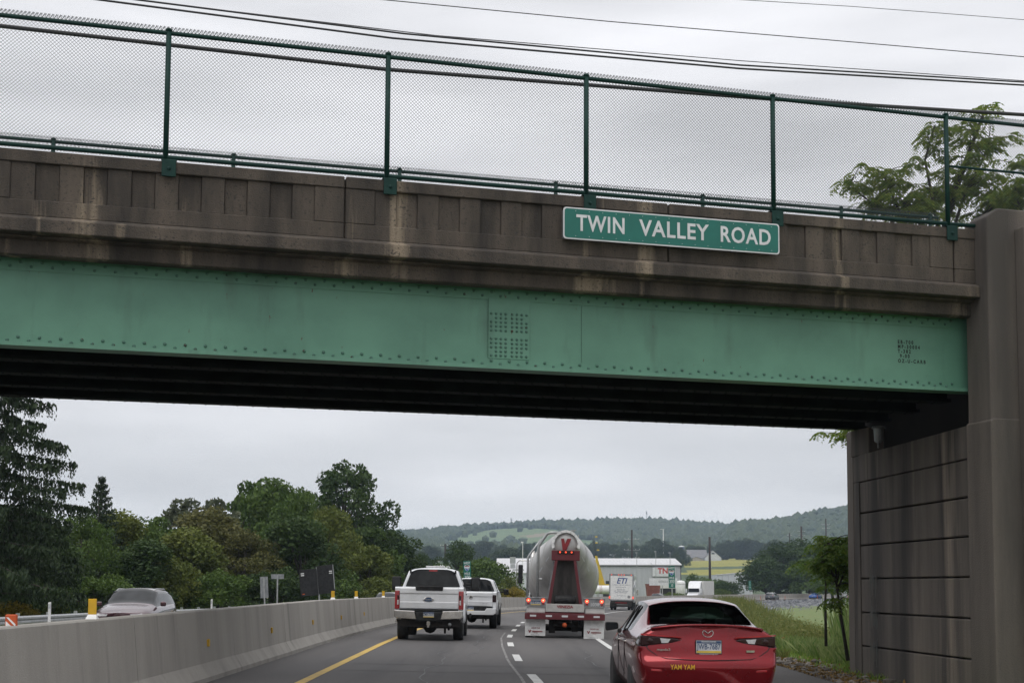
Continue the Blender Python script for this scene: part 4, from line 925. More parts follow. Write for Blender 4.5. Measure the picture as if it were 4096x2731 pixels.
    for s in (-1, 1):
        x0, x1 = sorted((s * .62, s * 1.29))
        lb = MB().bx(x0, x1, .02, .14, 1.23, 1.50).bx(x0 - .02, x1 + .02, .0, .15, 1.48, 1.51).build('light_box', M['alu'], t, bevel=.008)
        for x in (s * .71, s * 1.19):
            l = MB().lathe([(-.02, .01), (-.022, .055), (0, .065)], (x, .015, 1.41), 'y', 16).build('tail_lamp', M['lamp_on'], lb)
            MB().lathe([(-.006, .004), (-.006, .026), (0, .03)], (x, -.004, 1.412), 'y', 10).build('lamp_core', M['lamp_hot'], l)
        for x in (s * .71, s * 1.19): MB().bx(x - .045, x + .045, .0, .02, 1.28, 1.335).build('red_reflector', M['lens_red'], lb)
        MB().bx(x0 + .04, x1, .08, .55, 1.0, 1.22).build('fender', M['dirty_white'], t, bevel=.03)
        fz = .26 if s < 0 else .20
        fl = MB().bx(x0 + .01, x1, .16, .175, fz, .74).bx(x0 + .01, x1, .15, .185, .735, .80).build('mud_flap', M['white'], t)
        xc = (x0 + x1) / 2
        text('flap_lettering', 'DRIVE FOR', .058, M['text_red'], fl, (xc + .02, .155, .51), ext=.001, bold=.001)
        MB().prism([(xc - .22, .45), (xc - .19, .45), (xc - .175, .40), (xc - .155, .45), (xc - .12, .45), (xc - .165, .36), (xc - .185, .36)], .150, .158).build('letter_v', M['text_red'], fl)
        MB().bx(xc - .09, xc + .24, .150, .158, .385, .405).bx(xc - .09, xc + .24, .150, .158, .413, .420).build('logo_bars', M['text_red'], fl)
        text('flap_lettering', 'VENEZIA', .035, M['text_red'], fl, (xc + .02, .155, .355), ext=.001)
        text('flap_lettering', 'www.veneziainc.com', .034, M['text_navy'], fl, (xc + .0, .155, fz + .035), ext=.001)
        for y in (.95, 2.2):
            for xx in (1.14, .80): wheel(t, s * xx, y, .50, .26)
    text('lettering', '10389', .15, M['sign_w'], t, (1.0, .017, 1.305), ext=.001, bold=.002)
    plate(t, -.95, .015, 1.33, 'XHB-4123', w=.32, h=.15)
    ch = MB().bx(-.55, .55, .12, 12.0, .78, 1.0); ch.cyl((-.6, .95, .5), (.6, .95, .5), .09, n=10).cyl((-.6, 2.2, .5), (.6, 2.2, .5), .09, n=10)
    ch.cyl((-.35, .35, .62), (.35, .35, .62), .07, n=10); ch.bx(-.5, -.3, .5, .8, .35, .8); ch.bx(.25, .45, .5, .8, .40, .8)
    ch.build('trailer_chassis', M['under'], t)
    MB().lathe([(-.05, .02), (-.04, .075), (.05, .08)], (0, .06, .63), 'y', 14).build('pipe_cap', M['orange'], t, smooth=True)
    # pneumatic pipes on the left shoulder of the tank
    MB().tube([(-.16, .25, 3.62), (-.50, .28, 3.63), (-.62, .30, 3.58), (-.88, .35, 3.2), (-.90, .35, 3.05), (-.90, .30, 1.5)], .048, n=10).build('discharge_pipe', M['galv'], t, smooth=True)
    MB().tube([(-.80, .5, 3.42), (-1.2, .5, 2.86), (-1.235, .5, 2.78), (-1.235, .4, 1.5)], .035, n=8).build('vent_pipe', M['galv'], t, smooth=True)
    MB().cyl((-.86, .3, 2.1), (-.76, .3, 2.1), .03, n=8).build('pipe_valve', M['galv'], t)
    MB().lathe([(0, .04), (.08, .04), (.08, .09), (.12, .09)], (.25, .5, 3.62), 'z', 10).lathe([(0, .02), (.09, .02)], (.42, .55, 3.5), 'z', 8).lathe([(0, .16), (.1, .16), (.14, .1)], (0, 2.6, 3.42), 'z', 14).build('top_fittings', M['galv'], t)
    MB().bx(-.45, .45, 3.4, 10, 3.46, 3.50).build('roof_walkway', M['alu'], t)
    # tractor ahead
    MB().hexa([(-1.15, 11.6, .9), (1.15, 11.6, .9), (1.15, 14.0, .9), (-1.15, 14.0, .9), (-1.1, 11.6, 3.2), (1.1, 11.6, 3.2), (1.05, 13.4, 3.1), (-1.05, 13.4, 3.1)]).build('tractor_cab', M['white_car'], t, bevel=.08, seg=3)
    MB().bx(-1.0, 1.0, 14.0, 15.6, .7, 1.9).build('tractor_bonnet', M['white_car'], t, bevel=.15, seg=3)
    for s in (-1, 1):
        m = MB().bx(*sorted((s * 1.40, s * 1.60)), 13.5, 13.62, 1.95, 2.75).build('tractor_mirror', M['black'], t, bevel=.04)
        MB().tube([(s * 1.1, 13.4, 2.92), (s * 1.55, 13.5, 2.92), (s * 1.66, 13.5, 2.82), (s * 1.66, 13.5, 1.9), (s * 1.1, 13.4, 1.5)], .022, n=6).build('mirror_bracket', M['chrome'], m, smooth=True)
        for y in (11.2, 12.4, 14.9):
            wheel(t, s * 1.05, y, .52, .30)
        MB().cyl((s * 1.0, 11.4, 1.0), (s * 1.0, 11.4, 3.3), .08, n=10).build('exhaust_stack', M['chrome'], t, smooth=True)
    MB().bx(-1.25, -1.05, 11.2, 13.4, .55, .95).build('fuel_tank', M['alu'], t, bevel=.08)
    return t
tk = tanker(); tk.location = (at(2257, 2500, 43.2).x, 43.2, -.27); tk.rotation_euler = (0, .021, -head(50) * .7)

# ---- white box truck
def box_truck():
    t = thing('delivery_box_truck', 'white delivery box truck with blue ETI lettering ahead of the tanker', 'truck', (0, 0, 0))
    b = MB().bx(-1.22, 1.22, .04, 6.6, 1.12, 3.62).build('cargo_box', M['white_car'], t, bevel=.02)
    fr = MB().bx(-1.25, 1.25, -.01, .10, 3.52, 3.70).bx(-1.25, -1.13, -.01, .10, 1.0, 3.52).bx(1.13, 1.25, -.01, .10, 1.0, 3.52).bx(-1.25, 1.25, -.01, .1, .98, 1.1).build('door_frame', M['alu'], t)
    MB().bx(-1.12, 1.12, .0, .03, 1.11, 3.51).build('roller_door', M['white'], t)
    for x in (-1.0, -.28, 0, .28, 1.0): MB().bx(x - .05, x + .05, -.04, -.005, 3.58, 3.65).build('marker_lamp', M['lamp_on'], fr)
    for s in (-1, 1):
        MB().bx(*sorted((s * 1.14, s * 1.26)), -.05, -.005, 1.18, 1.42).build('tail_lamp', M['lamp_on'], t)
        for y in (1.7,):
            for xx in (1.05, .72): wheel(t, s * xx, y, .44, .24)
        wheel(t, s * 1.02, 7.3, .44, .24)
        MB().bx(*sorted((s * .62, s * 1.2)), .95, .97, .18, .8).build('mud_flap', M['black'], t)
    text('lettering', 'SINCE 1977', .10, M['text_navy'], t, (.0, -.003, 3.43), ext=.001)
    text('logo_lettering', 'ETI', .80, M['text_blue'], t, (.0, -.004, 2.98), ext=.002, bold=.016, shear=.28, sx=.95)
    for s, z, h in (('SAME DAY DELIVERY SERVICE', 2.58, .135), ('ALLENTOWN, PA', 2.34, .13), ('800-500-3771', 2.1, .15), ('AIR  OCEAN  GROUND', 1.95, .14), ('TEMP CONTROLLED', 1.80, .14), ('www.etiexpress.com', 1.5, .10)):
        text('lettering', s, h, M['text_navy'], t, (-.03, -.003, z), ext=.001, shear=.15)
    for s, y, z, h in (('CALL US', 1.6, 3.1, .3), ('DELIVERY', 2.5, 2.5, .26), ('24 HR', 1.4, 1.9, .26), ('ETI', 4.2, 2.6, .9)):
        text('lettering', s, h, M['text_navy'], t, (1.224, y, z), rot=(math.radians(90), 0, math.radians(90)), ext=.001)
    MB().lathe([(-.004, .01), (-.004, .16), (0, .16)], (.78, -.003, 1.38), 'y', 8).build('door_placard', M['alu'], t)
    MB().bx(-1.1, 1.1, -.05, .05, .62, .98).bx(-.9, .9, .1, 6.5, .6, .95).bx(-1.0, -.8, -.05, .3, .4, .7).bx(.8, 1.0, -.05, .3, .4, .7).bx(-.8, .8, -.06, .0, .45, .56).build('chassis', M['under'], t)
    MB().cyl((-.9, 1.7, .44), (.9, 1.7, .44), .1, n=8).build('rear_axle', M['under'], t)
    MB().bx(-.6, .6, -.068, -.055, .74, .80).build('bumper_tape', M['lens_red'], t)
    MB().hexa([(-1.1, 6.7, .7), (1.1, 6.7, .7), (1.1, 8.6, .7), (-1.1, 8.6, .7), (-1.05, 6.7, 2.6), (1.05, 6.7, 2.6), (1.0, 7.6, 2.5), (-1.0, 7.6, 2.5)]).build('cab', M['white_car'], t, bevel=.08, seg=3)
    for s in (-1, 1):
        m = MB().bx(*sorted((s * 1.25, s * 1.42)), 7.3, 7.4, 1.5, 2.1).build('door_mirror', M['chrome'], t, bevel=.03)
        MB().cyl((s * 1.05, 7.4, 1.8), (s * 1.3, 7.35, 1.8), .02, n=6).build('mirror_arm', M['chrome'], m)
        MB().bx(*sorted((s * 1.09, s * 1.115)), 7.0, 7.6, 1.7, 2.3).build('side_window', M['glass'], t)
    return t
bt = box_truck(); bt.location = (at(2484, 2400, 136).x, 136, zc(136) - .05); bt.rotation_euler = (0, .02, -head(136) * .75)

# ---- small cars from one shell
def small_car(name, label, paint, suv=True, group=None, cat='car'):
    t = thing(name, label, cat, group=group); h = 1.66 if suv else 1.42; k = h / 1.66
    S = [(0, [(.72, .3, .08), (.82, .42, .0), (.88, .62, 0), (.90, .82, .02), (.88, 1.0 * k, .05), (.84, 1.08 * k, .09), (.72, 1.4 * k if suv else 1.10 * k, .30 if suv else .1), (.45, 1.52 * k if suv else 1.12 * k, .34 if suv else .1), (0, 1.54 * k if suv else 1.13 * k, .34 if suv else .1)]),
         (.75, [(.80, .25), (.88, .36), (.93, .62), (.935, .82), (.92, 1.0 * k), (.86, 1.10 * k), (.70, 1.50 * k if suv else 1.2 * k), (.45, 1.60 * k if suv else 1.28 * k), (0, 1.62 * k if suv else 1.3 * k)]),
         (1.5, [(.80, .22), (.88, .34), (.93, .60), (.935, .80), (.92, .98 * k), (.86, 1.08 * k), (.69, 1.54 * k), (.45, 1.635 * k), (0, 1.655 * k)]),
         (2.6, [(.80, .22), (.88, .34), (.93, .60), (.935, .80), (.92, .97 * k), (.86, 1.06 * k), (.67, 1.52 * k), (.45, 1.61 * k), (0, 1.63 * k)]),
         (3.35, [(.80, .24), (.88, .36), (.93, .60), (.93, .80), (.90, .96 * k), (.85, 1.04 * k), (.72, 1.12 * k), (.42, 1.16 * k), (0, 1.18 * k)]),
         (4.25, [(.80, .25), (.87, .36), (.91, .60), (.91, .78), (.86, .90 * k), (.78, .97 * k), (.62, 1.0 * k), (.36, 1.03 * k), (0, 1.04 * k)]),
         (4.65, [(.62, .25), (.74, .36), (.79, .56), (.80, .70), (.75, .78 * k), (.66, .84 * k), (.52, .87 * k), (.32, .89 * k), (0, .90 * k)])]
    def side(i, j):
        if i in (0, 4) and j in (0, 1): return None
        if j == 5 and i in (1, 2, 3): return 2
        if i == 3 and j >= 6: return 1
        if i == 0 and j == 5 and suv: return 2
        if i == 0 and j >= 6 and not suv: return 1
        return 0
    def rear(j, kk):
        if j == 5 and suv and 0 < kk < 5: return 1
        if j == 4 and kk in (0, 5): return 3
        if j == 0: return 4
        return 0
    def front(j, kk):
        if j == 4 and kk in (0, 1, 4, 5): return 5
        if j in (1, 2, 3) and kk in (2, 3): return 4
        return 0
    car_shell(t, S, side, rear, front, ['body', 'windscreen', 'side_window', 'tail_light', 'lower_trim', 'headlight'], [paint, M['glass'], M['glass'], M['lens_red'], M['black'], M['lens_white']], crease=(1, 2))
    for s in (-1, 1):
        for y in (.80, 3.75): wheel(t, s * .81, y, .35, .22, n=18)
        MB().bx(*sorted((s * .92, s * 1.10)), 3.0, 3.1, 1.05 * k, 1.2 * k).build('door_mirror', paint, t, bevel=.04)
        if suv: MB().tube([(s * .62, .80, 1.50), (s * .62, 1.0, 1.585), (s * .60, 2.2, 1.60), (s * .60, 2.5, 1.54)], .022, n=6).build('roof_rail', M['galv'], t, smooth=True)
    MB().bx(-.75, .75, .3, 4.3, .25, .5).build('underbody', M['under'], t)
    plate(t, 0, -.07, .75, 'KZL-2210')
    return t
sv = small_car('oncoming_suv', 'maroon SUV with silver roof rails coming the other way behind the median barrier', M['maroon_car'])
p = at(482, 2440, 41.0); sv.location = (p.x - .3, 45.6, zc(44) - .03); sv.rotation_euler = (0, 0, math.pi + .06)
gs = small_car('distant_suv', 'dark grey SUV seen from behind on the far curve', M['gray_car'])
bc = small_car('distant_car', 'bright blue car on the far curve behind the low wall', M['blue_car'], suv=False)
wc = small_car('distant_car', 'silver car just ahead of the bright blue car on the far curve', M['silver_car'])
oc = small_car('oncoming_car', 'silver car roof showing above the barrier left of the weedy bank', M['silver_car'])
oc2 = small_car('oncoming_car', 'white car roof just above the barrier under the folded sign backs', M['white_car'])
oc3 = small_car('oncoming_car', 'white car roof above the barrier between box truck and semi truck', M['white_car'])
for o, Yq, tt, back in ((gs, 268, 3.2, 0), (bc, 297, 3.0, 0), (wc, 309, 4.8, 0), (oc, 225, -5.0, 1), (oc2, 92, -7.0, 1), (oc3, 178, -6.2, 1)):
    o.location = pos(Yq, tt, 0); o.rotation_euler = (0, 0, -head(Yq) + (math.pi if back else 0))
# ---- oncoming semi truck
t = thing('oncoming_semi_truck', 'white semi truck with tall sleeper roof and box trailer coming round the curve', 'truck')
MB().hexa([(-1.2, 0, .9), (1.2, 0, .9), (1.2, -3.0, .9), (-1.2, -3.0, .9), (-1.12, 0, 3.0), (1.12, 0, 3.0), (1.18, -.9, 3.9), (-1.18, -.9, 3.9)][:4] + [(-1.15, -.3, 2.6), (1.15, -.3, 2.6), (1.2, -3.0, 3.0), (-1.2, -3.0, 3.0)]).build('cab', M['white_car'], t, bevel=.1, seg=3)
MB().prism([(-.35, 2.6), (-1.2, 3.75), (-2.2, 4.0), (-3.0, 4.0), (-3.0, 2.6)], -1.18, 1.18, axis='x').build('roof_fairing', M['white_car'], t, bevel=.15, seg=3)
MB().prism([(1.9, .6), (1.95, 1.3), (1.5, 1.65), (-.1, 1.95), (-.1, .6)], -1.05, 1.05, axis='x').build('bonnet', M['white_car'], t, bevel=.15, seg=3)
MB().prism([(-1.05, 1.95), (1.05, 1.95), (1.0, 2.65), (-1.0, 2.65)], .0, .06).build('windscreen', M['glass'], t)
MB().bx(-.5, .5, 1.9, 1.98, .8, 1.35).build('grille', M['black'], t)
MB().bx(-1.1, 1.1, 1.8, 2.05, .45, .75).build('front_bumper', M['white_car'], t, bevel=.05)
for s in (-1, 1):
    MB().bx(*sorted((s * .72, s * 1.0)), 1.75, 1.93, 1.0, 1.25).build('headlight', M['lens_white'], t, bevel=.03)
    MB().bx(*sorted((s * 1.3, s * 1.5)), .1, .2, 1.8, 2.6).build('door_mirror', M['white_car'], t, bevel=.03)
    for y in (1.1, -3.6, -4.9, -14.5, -15.7): wheel(t, s * 1.05, y, .5, .3, n=16)
MB().bx(-1.3, 1.3, -17, -3.8, 1.1, 4.05).build('trailer', M['dirty_white'], t, bevel=.03)
MB().bx(-.6, .6, -16.5, 1.5, .6, 1.1).build('chassis', M['under'], t)
t.location = (at(2775, 2380, 250).x, 250, zc(250) - .2); t.rotation_euler = (0, 0, math.pi - head(250) + .12)
# ------------------------------------------------------------------ vegetation
G = {}
G['mid'] = leafmat('leaves_mid_green', (.044, .085, .016), (.105, .160, .030))
G['dark'] = leafmat('leaves_dark_green', (.024, .050, .014), (.058, .095, .022))
G['olive'] = leafmat('leaves_olive', (.070, .098, .018), (.145, .165, .032))
G['brown'] = leafmat('leaves_browning', (.070, .076, .020), (.135, .130, .040))
G['bright'] = leafmat('leaves_bright_green', (.055, .095, .014), (.115, .155, .025))
G['spruce'] = leafmat('spruce_needles', (.018, .034, .015), (.040, .062, .024), tl=.1)
G['pale'] = leafmat('leaves_grey_green', (.07, .085, .05), (.13, .145, .085))
G['blue'] = leafmat('far_leaves', (.024, .046, .022), (.072, .098, .036), tl=.1)
G['ail'] = leafmat('ailanthus_leaflets', (.085, .16, .024), (.24, .27, .04), tl=.5)
G['sap'] = leafmat('sapling_leaflets', (.06, .125, .022), (.16, .21, .035), tl=.45)
G['gold'] = leafmat('goldenrod', (.10, .10, .02), (.34, .25, .03))
G['grass'] = leafmat('grass_blades', (.13, .24, .035), (.25, .32, .07), tl=.4)
G['lawn'] = leafmat('lawn_blades', (.075, .19, .02), (.14, .26, .035), tl=.35)
G['weed'] = leafmat('tall_weeds', (.09, .13, .03), (.22, .215, .07), tl=.35)
G['reed'] = leafmat('tall_reed_grass', (.10, .18, .04), (.27, .31, .12), tl=.4)
M['bark'] = mat('bark', (.05, .042, .034), .9, var=(.028, .024, .02), vscale=6, vstretch=(1, 1, .3), bump=.5, bscale=12)

def quads(name, V, tint, m, nv=4):
    n = len(V) // nv; me = bpy.data.meshes.new(name)
    me.vertices.add(len(V)); me.vertices.foreach_set('co', np.ascontiguousarray(V, 'f').ravel())
    me.loops.add(len(V)); me.loops.foreach_set('vertex_index', np.arange(len(V), dtype='i'))
    me.polygons.add(n); me.polygons.foreach_set('loop_start', np.arange(0, len(V), nv, dtype='i'))
    me.update(calc_edges=True)
    a = me.attributes.new('tint', 'FLOAT', 'FACE'); a.data.foreach_set('value', np.ascontiguousarray(tint, 'f'))
    me.materials.append(m); return me
def leafquads(C, S, R, aspect=.6, down=0.0):
    n = len(C); a = R.normal(size=(n, 3)); a[:, 2] -= down; a /= np.linalg.norm(a, axis=1)[:, None]
    b = np.cross(a, R.normal(size=(n, 3))); b /= np.linalg.norm(b, axis=1)[:, None] + 1e-9
    S = np.asarray(S).reshape(-1, 1); A = a * S * .5; B = b * S * .5 * aspect
    return np.stack([C - A, C + B - A * .1, C + A, C - B - A * .1], 1).reshape(-1, 3)
def crown(seed, lobes=22, leaves=5200, leaf=.034, rad=.34, z0=.16, z1=1.0, droop=.0, lob=(.09, .17), gap=.0, top=1.0):
    R = np.random.default_rng(seed); cs = []
    for i in range(lobes):
        for _ in range(30):
            u = R.uniform(0, 1); z = z0 + .06 + (z1 - z0 - .13) * u
            w = math.sin(math.pi * min(1, (.18 + .82 * u ** .8))) ** .55 if top == 1 else (1 - u) ** top
            a = R.uniform(0, 2 * math.pi); r = rad * w * math.sqrt(R.uniform(.15, 1)); c = np.array([r * math.cos(a), r * math.sin(a), z])
            if all(np.linalg.norm(c - d) > gap for d in cs): break
        cs.append(c)
    cs = np.array(cs); lr = R.uniform(*lob, lobes); idx = R.choice(lobes, leaves, p=lr ** 2 / (lr ** 2).sum())
    d = R.normal(size=(leaves, 3)); d /= np.linalg.norm(d, axis=1)[:, None]; d[:, 2] *= .8
    C = cs[idx] + d * (lr[idx] * R.uniform(.25, 1.0, leaves) ** .45)[:, None]
    C[:, 2] -= droop * np.linalg.norm(C[:, :2], axis=1)
    tint = np.clip(.5 * R.uniform(0, 1, lobes)[idx] + .5 * R.uniform(0, 1, leaves), 0, 1)
    return quads('crown', leafquads(C, leaf * R.uniform(.45, 1.8, leaves), R), tint, G['mid']), cs
def trunkmesh(cs, seed, r=.022, h=.75):
    R = random.Random(seed); mb = MB(); P = [(0, 0, -.03)]
    for k in range(1, 6): P.append((R.uniform(-.02, .02), R.uniform(-.02, .02), h * k / 5))
    mb.tube(P, [r * (1.25 - k * .2) if k else r * 1.4 for k in range(6)], n=7)
    for c in cs[::2]:
        k = R.uniform(.25, .8); b = Vector(P[0]).lerp(Vector(P[-1]), k); c = Vector(c); m_ = b.lerp(c, .5) + Vector((0, 0, -.03))
        mb.tube([b, m_, c], [r * .45, r * .3, r * .12], n=5)
    me = mb.mesh('trunk', M['bark']); me.polygons.foreach_set('use_smooth', [True] * len(me.polygons)); return me
CR = [crown(s, lobes=l, leaves=n, rad=rr, leaf=lf, gap=.05) for s, l, n, rr, lf in ((1, 30, 12000, .36, .026), (2, 38, 12000, .42, .025), (3, 24, 10000, .30, .026), (4, 34, 12000, .46, .025))]
TR = [trunkmesh(c[1], 5 + i) for i, c in enumerate(CR)]
CRB = [crown(40 + s, lobes=34, leaves=9000, rad=.62, z0=.0, z1=.95, leaf=.038, lob=(.12, .24)) for s in range(3)]      # bushes to the ground
TRB = [trunkmesh(c[1], 60 + i, r=.02, h=.4) for i, c in enumerate(CRB)]
CRS = crown(77, lobes=34, leaves=4300, rad=.36, leaf=.032, lob=(.05, .10), gap=.07)    # open, airy crown
CRP = crown(78, lobes=95, leaves=13000, rad=.42, leaf=.022, lob=(.045, .095), gap=.05, z0=.10)   # big poplar, sky showing through
def cone_crown(seed, n=9000):
    R = np.random.default_rng(seed); u = R.uniform(0, 1, n) ** 1.35; br = np.floor(R.uniform(0, 70, n)); a = br * 2.39996 + R.normal(0, .10, n); zb = np.floor(u * 22) / 22
    L = .33 * (1 - zb) ** .85 * (.72 + .38 * np.abs(np.sin(br * 12.9 + zb * 40))) + .012; k = R.uniform(.1, 1, n) ** .6
    C = np.stack([L * k * np.cos(a), L * k * np.sin(a), zb * .97 + .05 * k + R.normal(0, .008, n)], 1)
    return quads('crown', leafquads(C, .03 * R.uniform(.6, 1.4, n) * (1.1 - .5 * u), R), R.uniform(0, 1, n), G['spruce']), C[::400]
CRC = cone_crown(79)
TRS, TRP, TRC = trunkmesh(CRS[1], 90), trunkmesh(CRP[1], 91), trunkmesh(CRC[1], 92, h=.95)
def tree(name, label, x, y, h, w, kind, leafm, group=None, cat='tree', seed=0, z=None, parts=True):
    if kind == 'bush': c, tr = CRB[seed % 3][0], TRB[seed % 3]; base = .62
    elif kind == 'airy': c, tr, base = CRS[0], TRS, .36
    elif kind == 'poplar': c, tr, base = CRP[0], TRP, .40
    elif kind == 'cedar': c, tr, base = CRC[0], TRC, .30
    else: c, tr, base = CR[seed % 4][0], TR[seed % 4], (.36, .42, .30, .46)[seed % 4]
    t = thing(name, label, cat, (x, y, gz(x, y) - .1 if z is None else z), rz=seed * 1.7, group=group)
    sx = w / (2 * base); t.scale = (sx, sx, h)
    o = link('crown', c, t); o.material_slots[0].link = 'OBJECT'; o.material_slots[0].material = G[leafm]
    if parts: link('trunk', tr, t)
    return t
def treepx(name, label, px, ytop, Y, wpx, kind, leafm, **k):
    p = at(px, ytop, Y); g = gz(p.x, Y); return tree(name, label, p.x, Y, p.z - g + .1, wpx / ppm(Y), kind, leafm, **k)
gw = 'trees and shrubs along the far side of the opposite road'
WOODS = [(120, 2010, 92, 380, 'std', 'dark', 'dark broadleaf tree right of the hanging spruce branches'), (330, 2055, 80, 300, 'std', 'mid', 'mid green tree below the cone-shaped cedar'),
    (450, 2045, 96, 330, 'std', 'olive', 'yellow-green tree behind and right of the cone-shaped cedar'), (560, 2080, 100, 300, 'std', 'mid', 'rounded green tree in the low gap of the tree line'),
    (640, 2060, 104, 280, 'airy', 'mid', 'thin-topped tree in the low gap of the tree line'), (745, 1985, 112, 330, 'airy', 'pale', 'pale airy tree top sticking out above the low gap'),
    (860, 1985, 106, 330, 'airy', 'pale', 'second pale airy tree top, just left of the browning tree'), (830, 2030, 100, 330, 'std', 'brown', 'tall browning tree with rusty leaves in the middle of the tree line'),
    (760, 2110, 90, 300, 'std', 'olive', 'olive tree in front of the browning tree'), (1000, 1915, 125, 300, 'airy', 'mid', 'airy green tree top left of the tall poplar'),
    (1090, 1910, 122, 340, 'std', 'mid', 'dense green tree left of the tall poplar'), (1195, 1960, 116, 300, 'std', 'mid', 'green tree below the crown of the tall poplar'),
    (1300, 2030, 112, 360, 'std', 'olive', 'olive green tree in front of the tall poplar'), (1200, 2065, 100, 300, 'std', 'dark', 'darkest tree, behind the folded black sign'),
    (1440, 2090, 130, 320, 'std', 'mid', 'green tree right of the folded black sign'), (1560, 2118, 150, 300, 'std', 'dark', 'dark tree at the right end of the tree line above the near pickup'),
    (1480, 2180, 110, 260, 'std', 'olive', 'low olive tree between the sign and the near pickup'), (980, 2120, 98, 320, 'std', 'brown', 'low rusty tree above the grey sign backs'),
    (560, 2160, 84, 320, 'std', 'dark', 'dark tree right above the maroon car'), (200, 2140, 76, 320, 'std', 'dark', 'dark tree under the hanging spruce branches'),
    (640, 2190, 86, 300, 'bush', 'olive', 'feathery olive shrub above the maroon car roof'), (880, 2260, 88, 330, 'bush', 'mid', 'green shrub left of the grey sign backs'),
    (400, 2280, 76, 340, 'bush', 'mid', 'green shrub left of the maroon car'), (1120, 2250, 94, 340, 'bush', 'dark', 'dark shrub behind the grey sign backs'),
    (1340, 2270, 100, 340, 'bush', 'mid', 'green shrub right beside the folded black sign'), (1500, 2300, 104, 300, 'bush', 'olive', 'olive shrub above the small yellow delineators'),
    (90, 2270, 68, 330, 'bush', 'dark', 'dark shrub at the left edge under the spruce'), (260, 2385, 64, 230, 'bush', 'olive', 'low trimmed hedge-like shrub behind the first white marker post'), 
    (330, 2392, 65, 200, 'bush', 'mid', 'low green shrub between marker post and yellow delineator'), (60, 2400, 60, 220, 'bush', 'gold', 'dry yellowish weeds behind the orange striped marker')]
for i, (px, yt, Y, w, kind, lm, lab) in enumerate(WOODS):
    treepx('shrub' if kind == 'bush' else 'tree', lab, px, yt, Y, w, kind, lm, group=gw, seed=i * 3 + (i // 4), cat='shrub' if kind == 'bush' else 'tree')
treepx('poplar_tree', 'tall dark poplar with sky showing through its crown, highest of the tree line', 1385, 1822, 132, 420, 'poplar', 'dark', group=gw, seed=2)
treepx('cedar_tree', 'cone-shaped dark cedar right of the hanging spruce branches', 408, 1900, 88, 260, 'cedar', 'spruce', group=gw, seed=1)
ORD = ('first second third fourth fifth sixth seventh eighth ninth tenth eleventh twelfth thirteenth fourteenth fifteenth sixteenth seventeenth eighteenth nineteenth twentieth').split()
# second rank filling the wood behind
for i in range(16):
    px = -250 + i * 118; Y = 128 + i * 4 + rnd.uniform(-6, 6)
    treepx('tree', 'green tree deep in the wood, %s from the left in the back row' % ORD[i], px, lerp(px, [(-300, 2000), (300, 2110), (600, 2120), (800, 2070), (1000, 2010), (1300, 2010), (1500, 2130), (1700, 2175)]) + rnd.uniform(0, 30), Y, 300, 'std', rnd.choice(('mid', 'dark', 'olive')), group='trees deep in the wood', seed=i)
# Norway spruce with hanging twigs
def spruce():
    R = np.random.default_rng(5); b = at(-60, 2400, 60); t = thing('spruce_tree', 'big dark spruce with drooping branches at the left edge', 'tree', (b.x, 60, gz(b.x, 60) - .1))
    tr = MB(); H = 17.5; tr.tube([(0, 0, 0), (.05, 0, 6), (0, .05, 12), (0, 0, H)], [.38, .30, .16, .03], n=9); C = []; D = []
    for k in range(120):
        z = 1.6 + (H - 2.2) * (k / 120) ** 1.0; L = (H - z) / H * 5.6 * R.uniform(.75, 1.15) + .5; a = k * 2.39996 + R.uniform(-.3, .3)
        P = []
        for s in range(7):
            u = s / 6; P.append(Vector((L * u * math.cos(a), L * u * math.sin(a), z + L * (.10 * u - .42 * u * u + .22 * u ** 3))))
        tr.tube(P, [.05 * (1 - .13 * s) * (L / 5 + .3) for s in range(7)], n=4)
        for s in range(int(26 * L)):
            u = R.uniform(.12, 1) ** .8; i = min(5, int(u * 6)); p = P[i].lerp(P[i + 1], u * 6 - i)
            side = R.uniform(-1, 1) * .28 * L * (1.1 - u); q = p + Vector((-math.sin(a) * side, math.cos(a) * side, -.06 * abs(side)))
            hang = R.uniform(.25, .85) * min(1, L / 3)
            for m_ in range(5):
                C.append(q + Vector((R.normal() * .04, R.normal() * .04, -hang * m_ / 5))); D.append(.30 * (1 - m_ / 9))
    tr.build('trunk', M['bark'], t, smooth=True)
    C = np.array([tuple(c) for c in C]); V = leafquads(C, np.array(D), R, aspect=.38, down=2.2)
    link('crown', quads('crown', V, R.uniform(0, 1, len(C)), G['spruce']), t)
spruce()
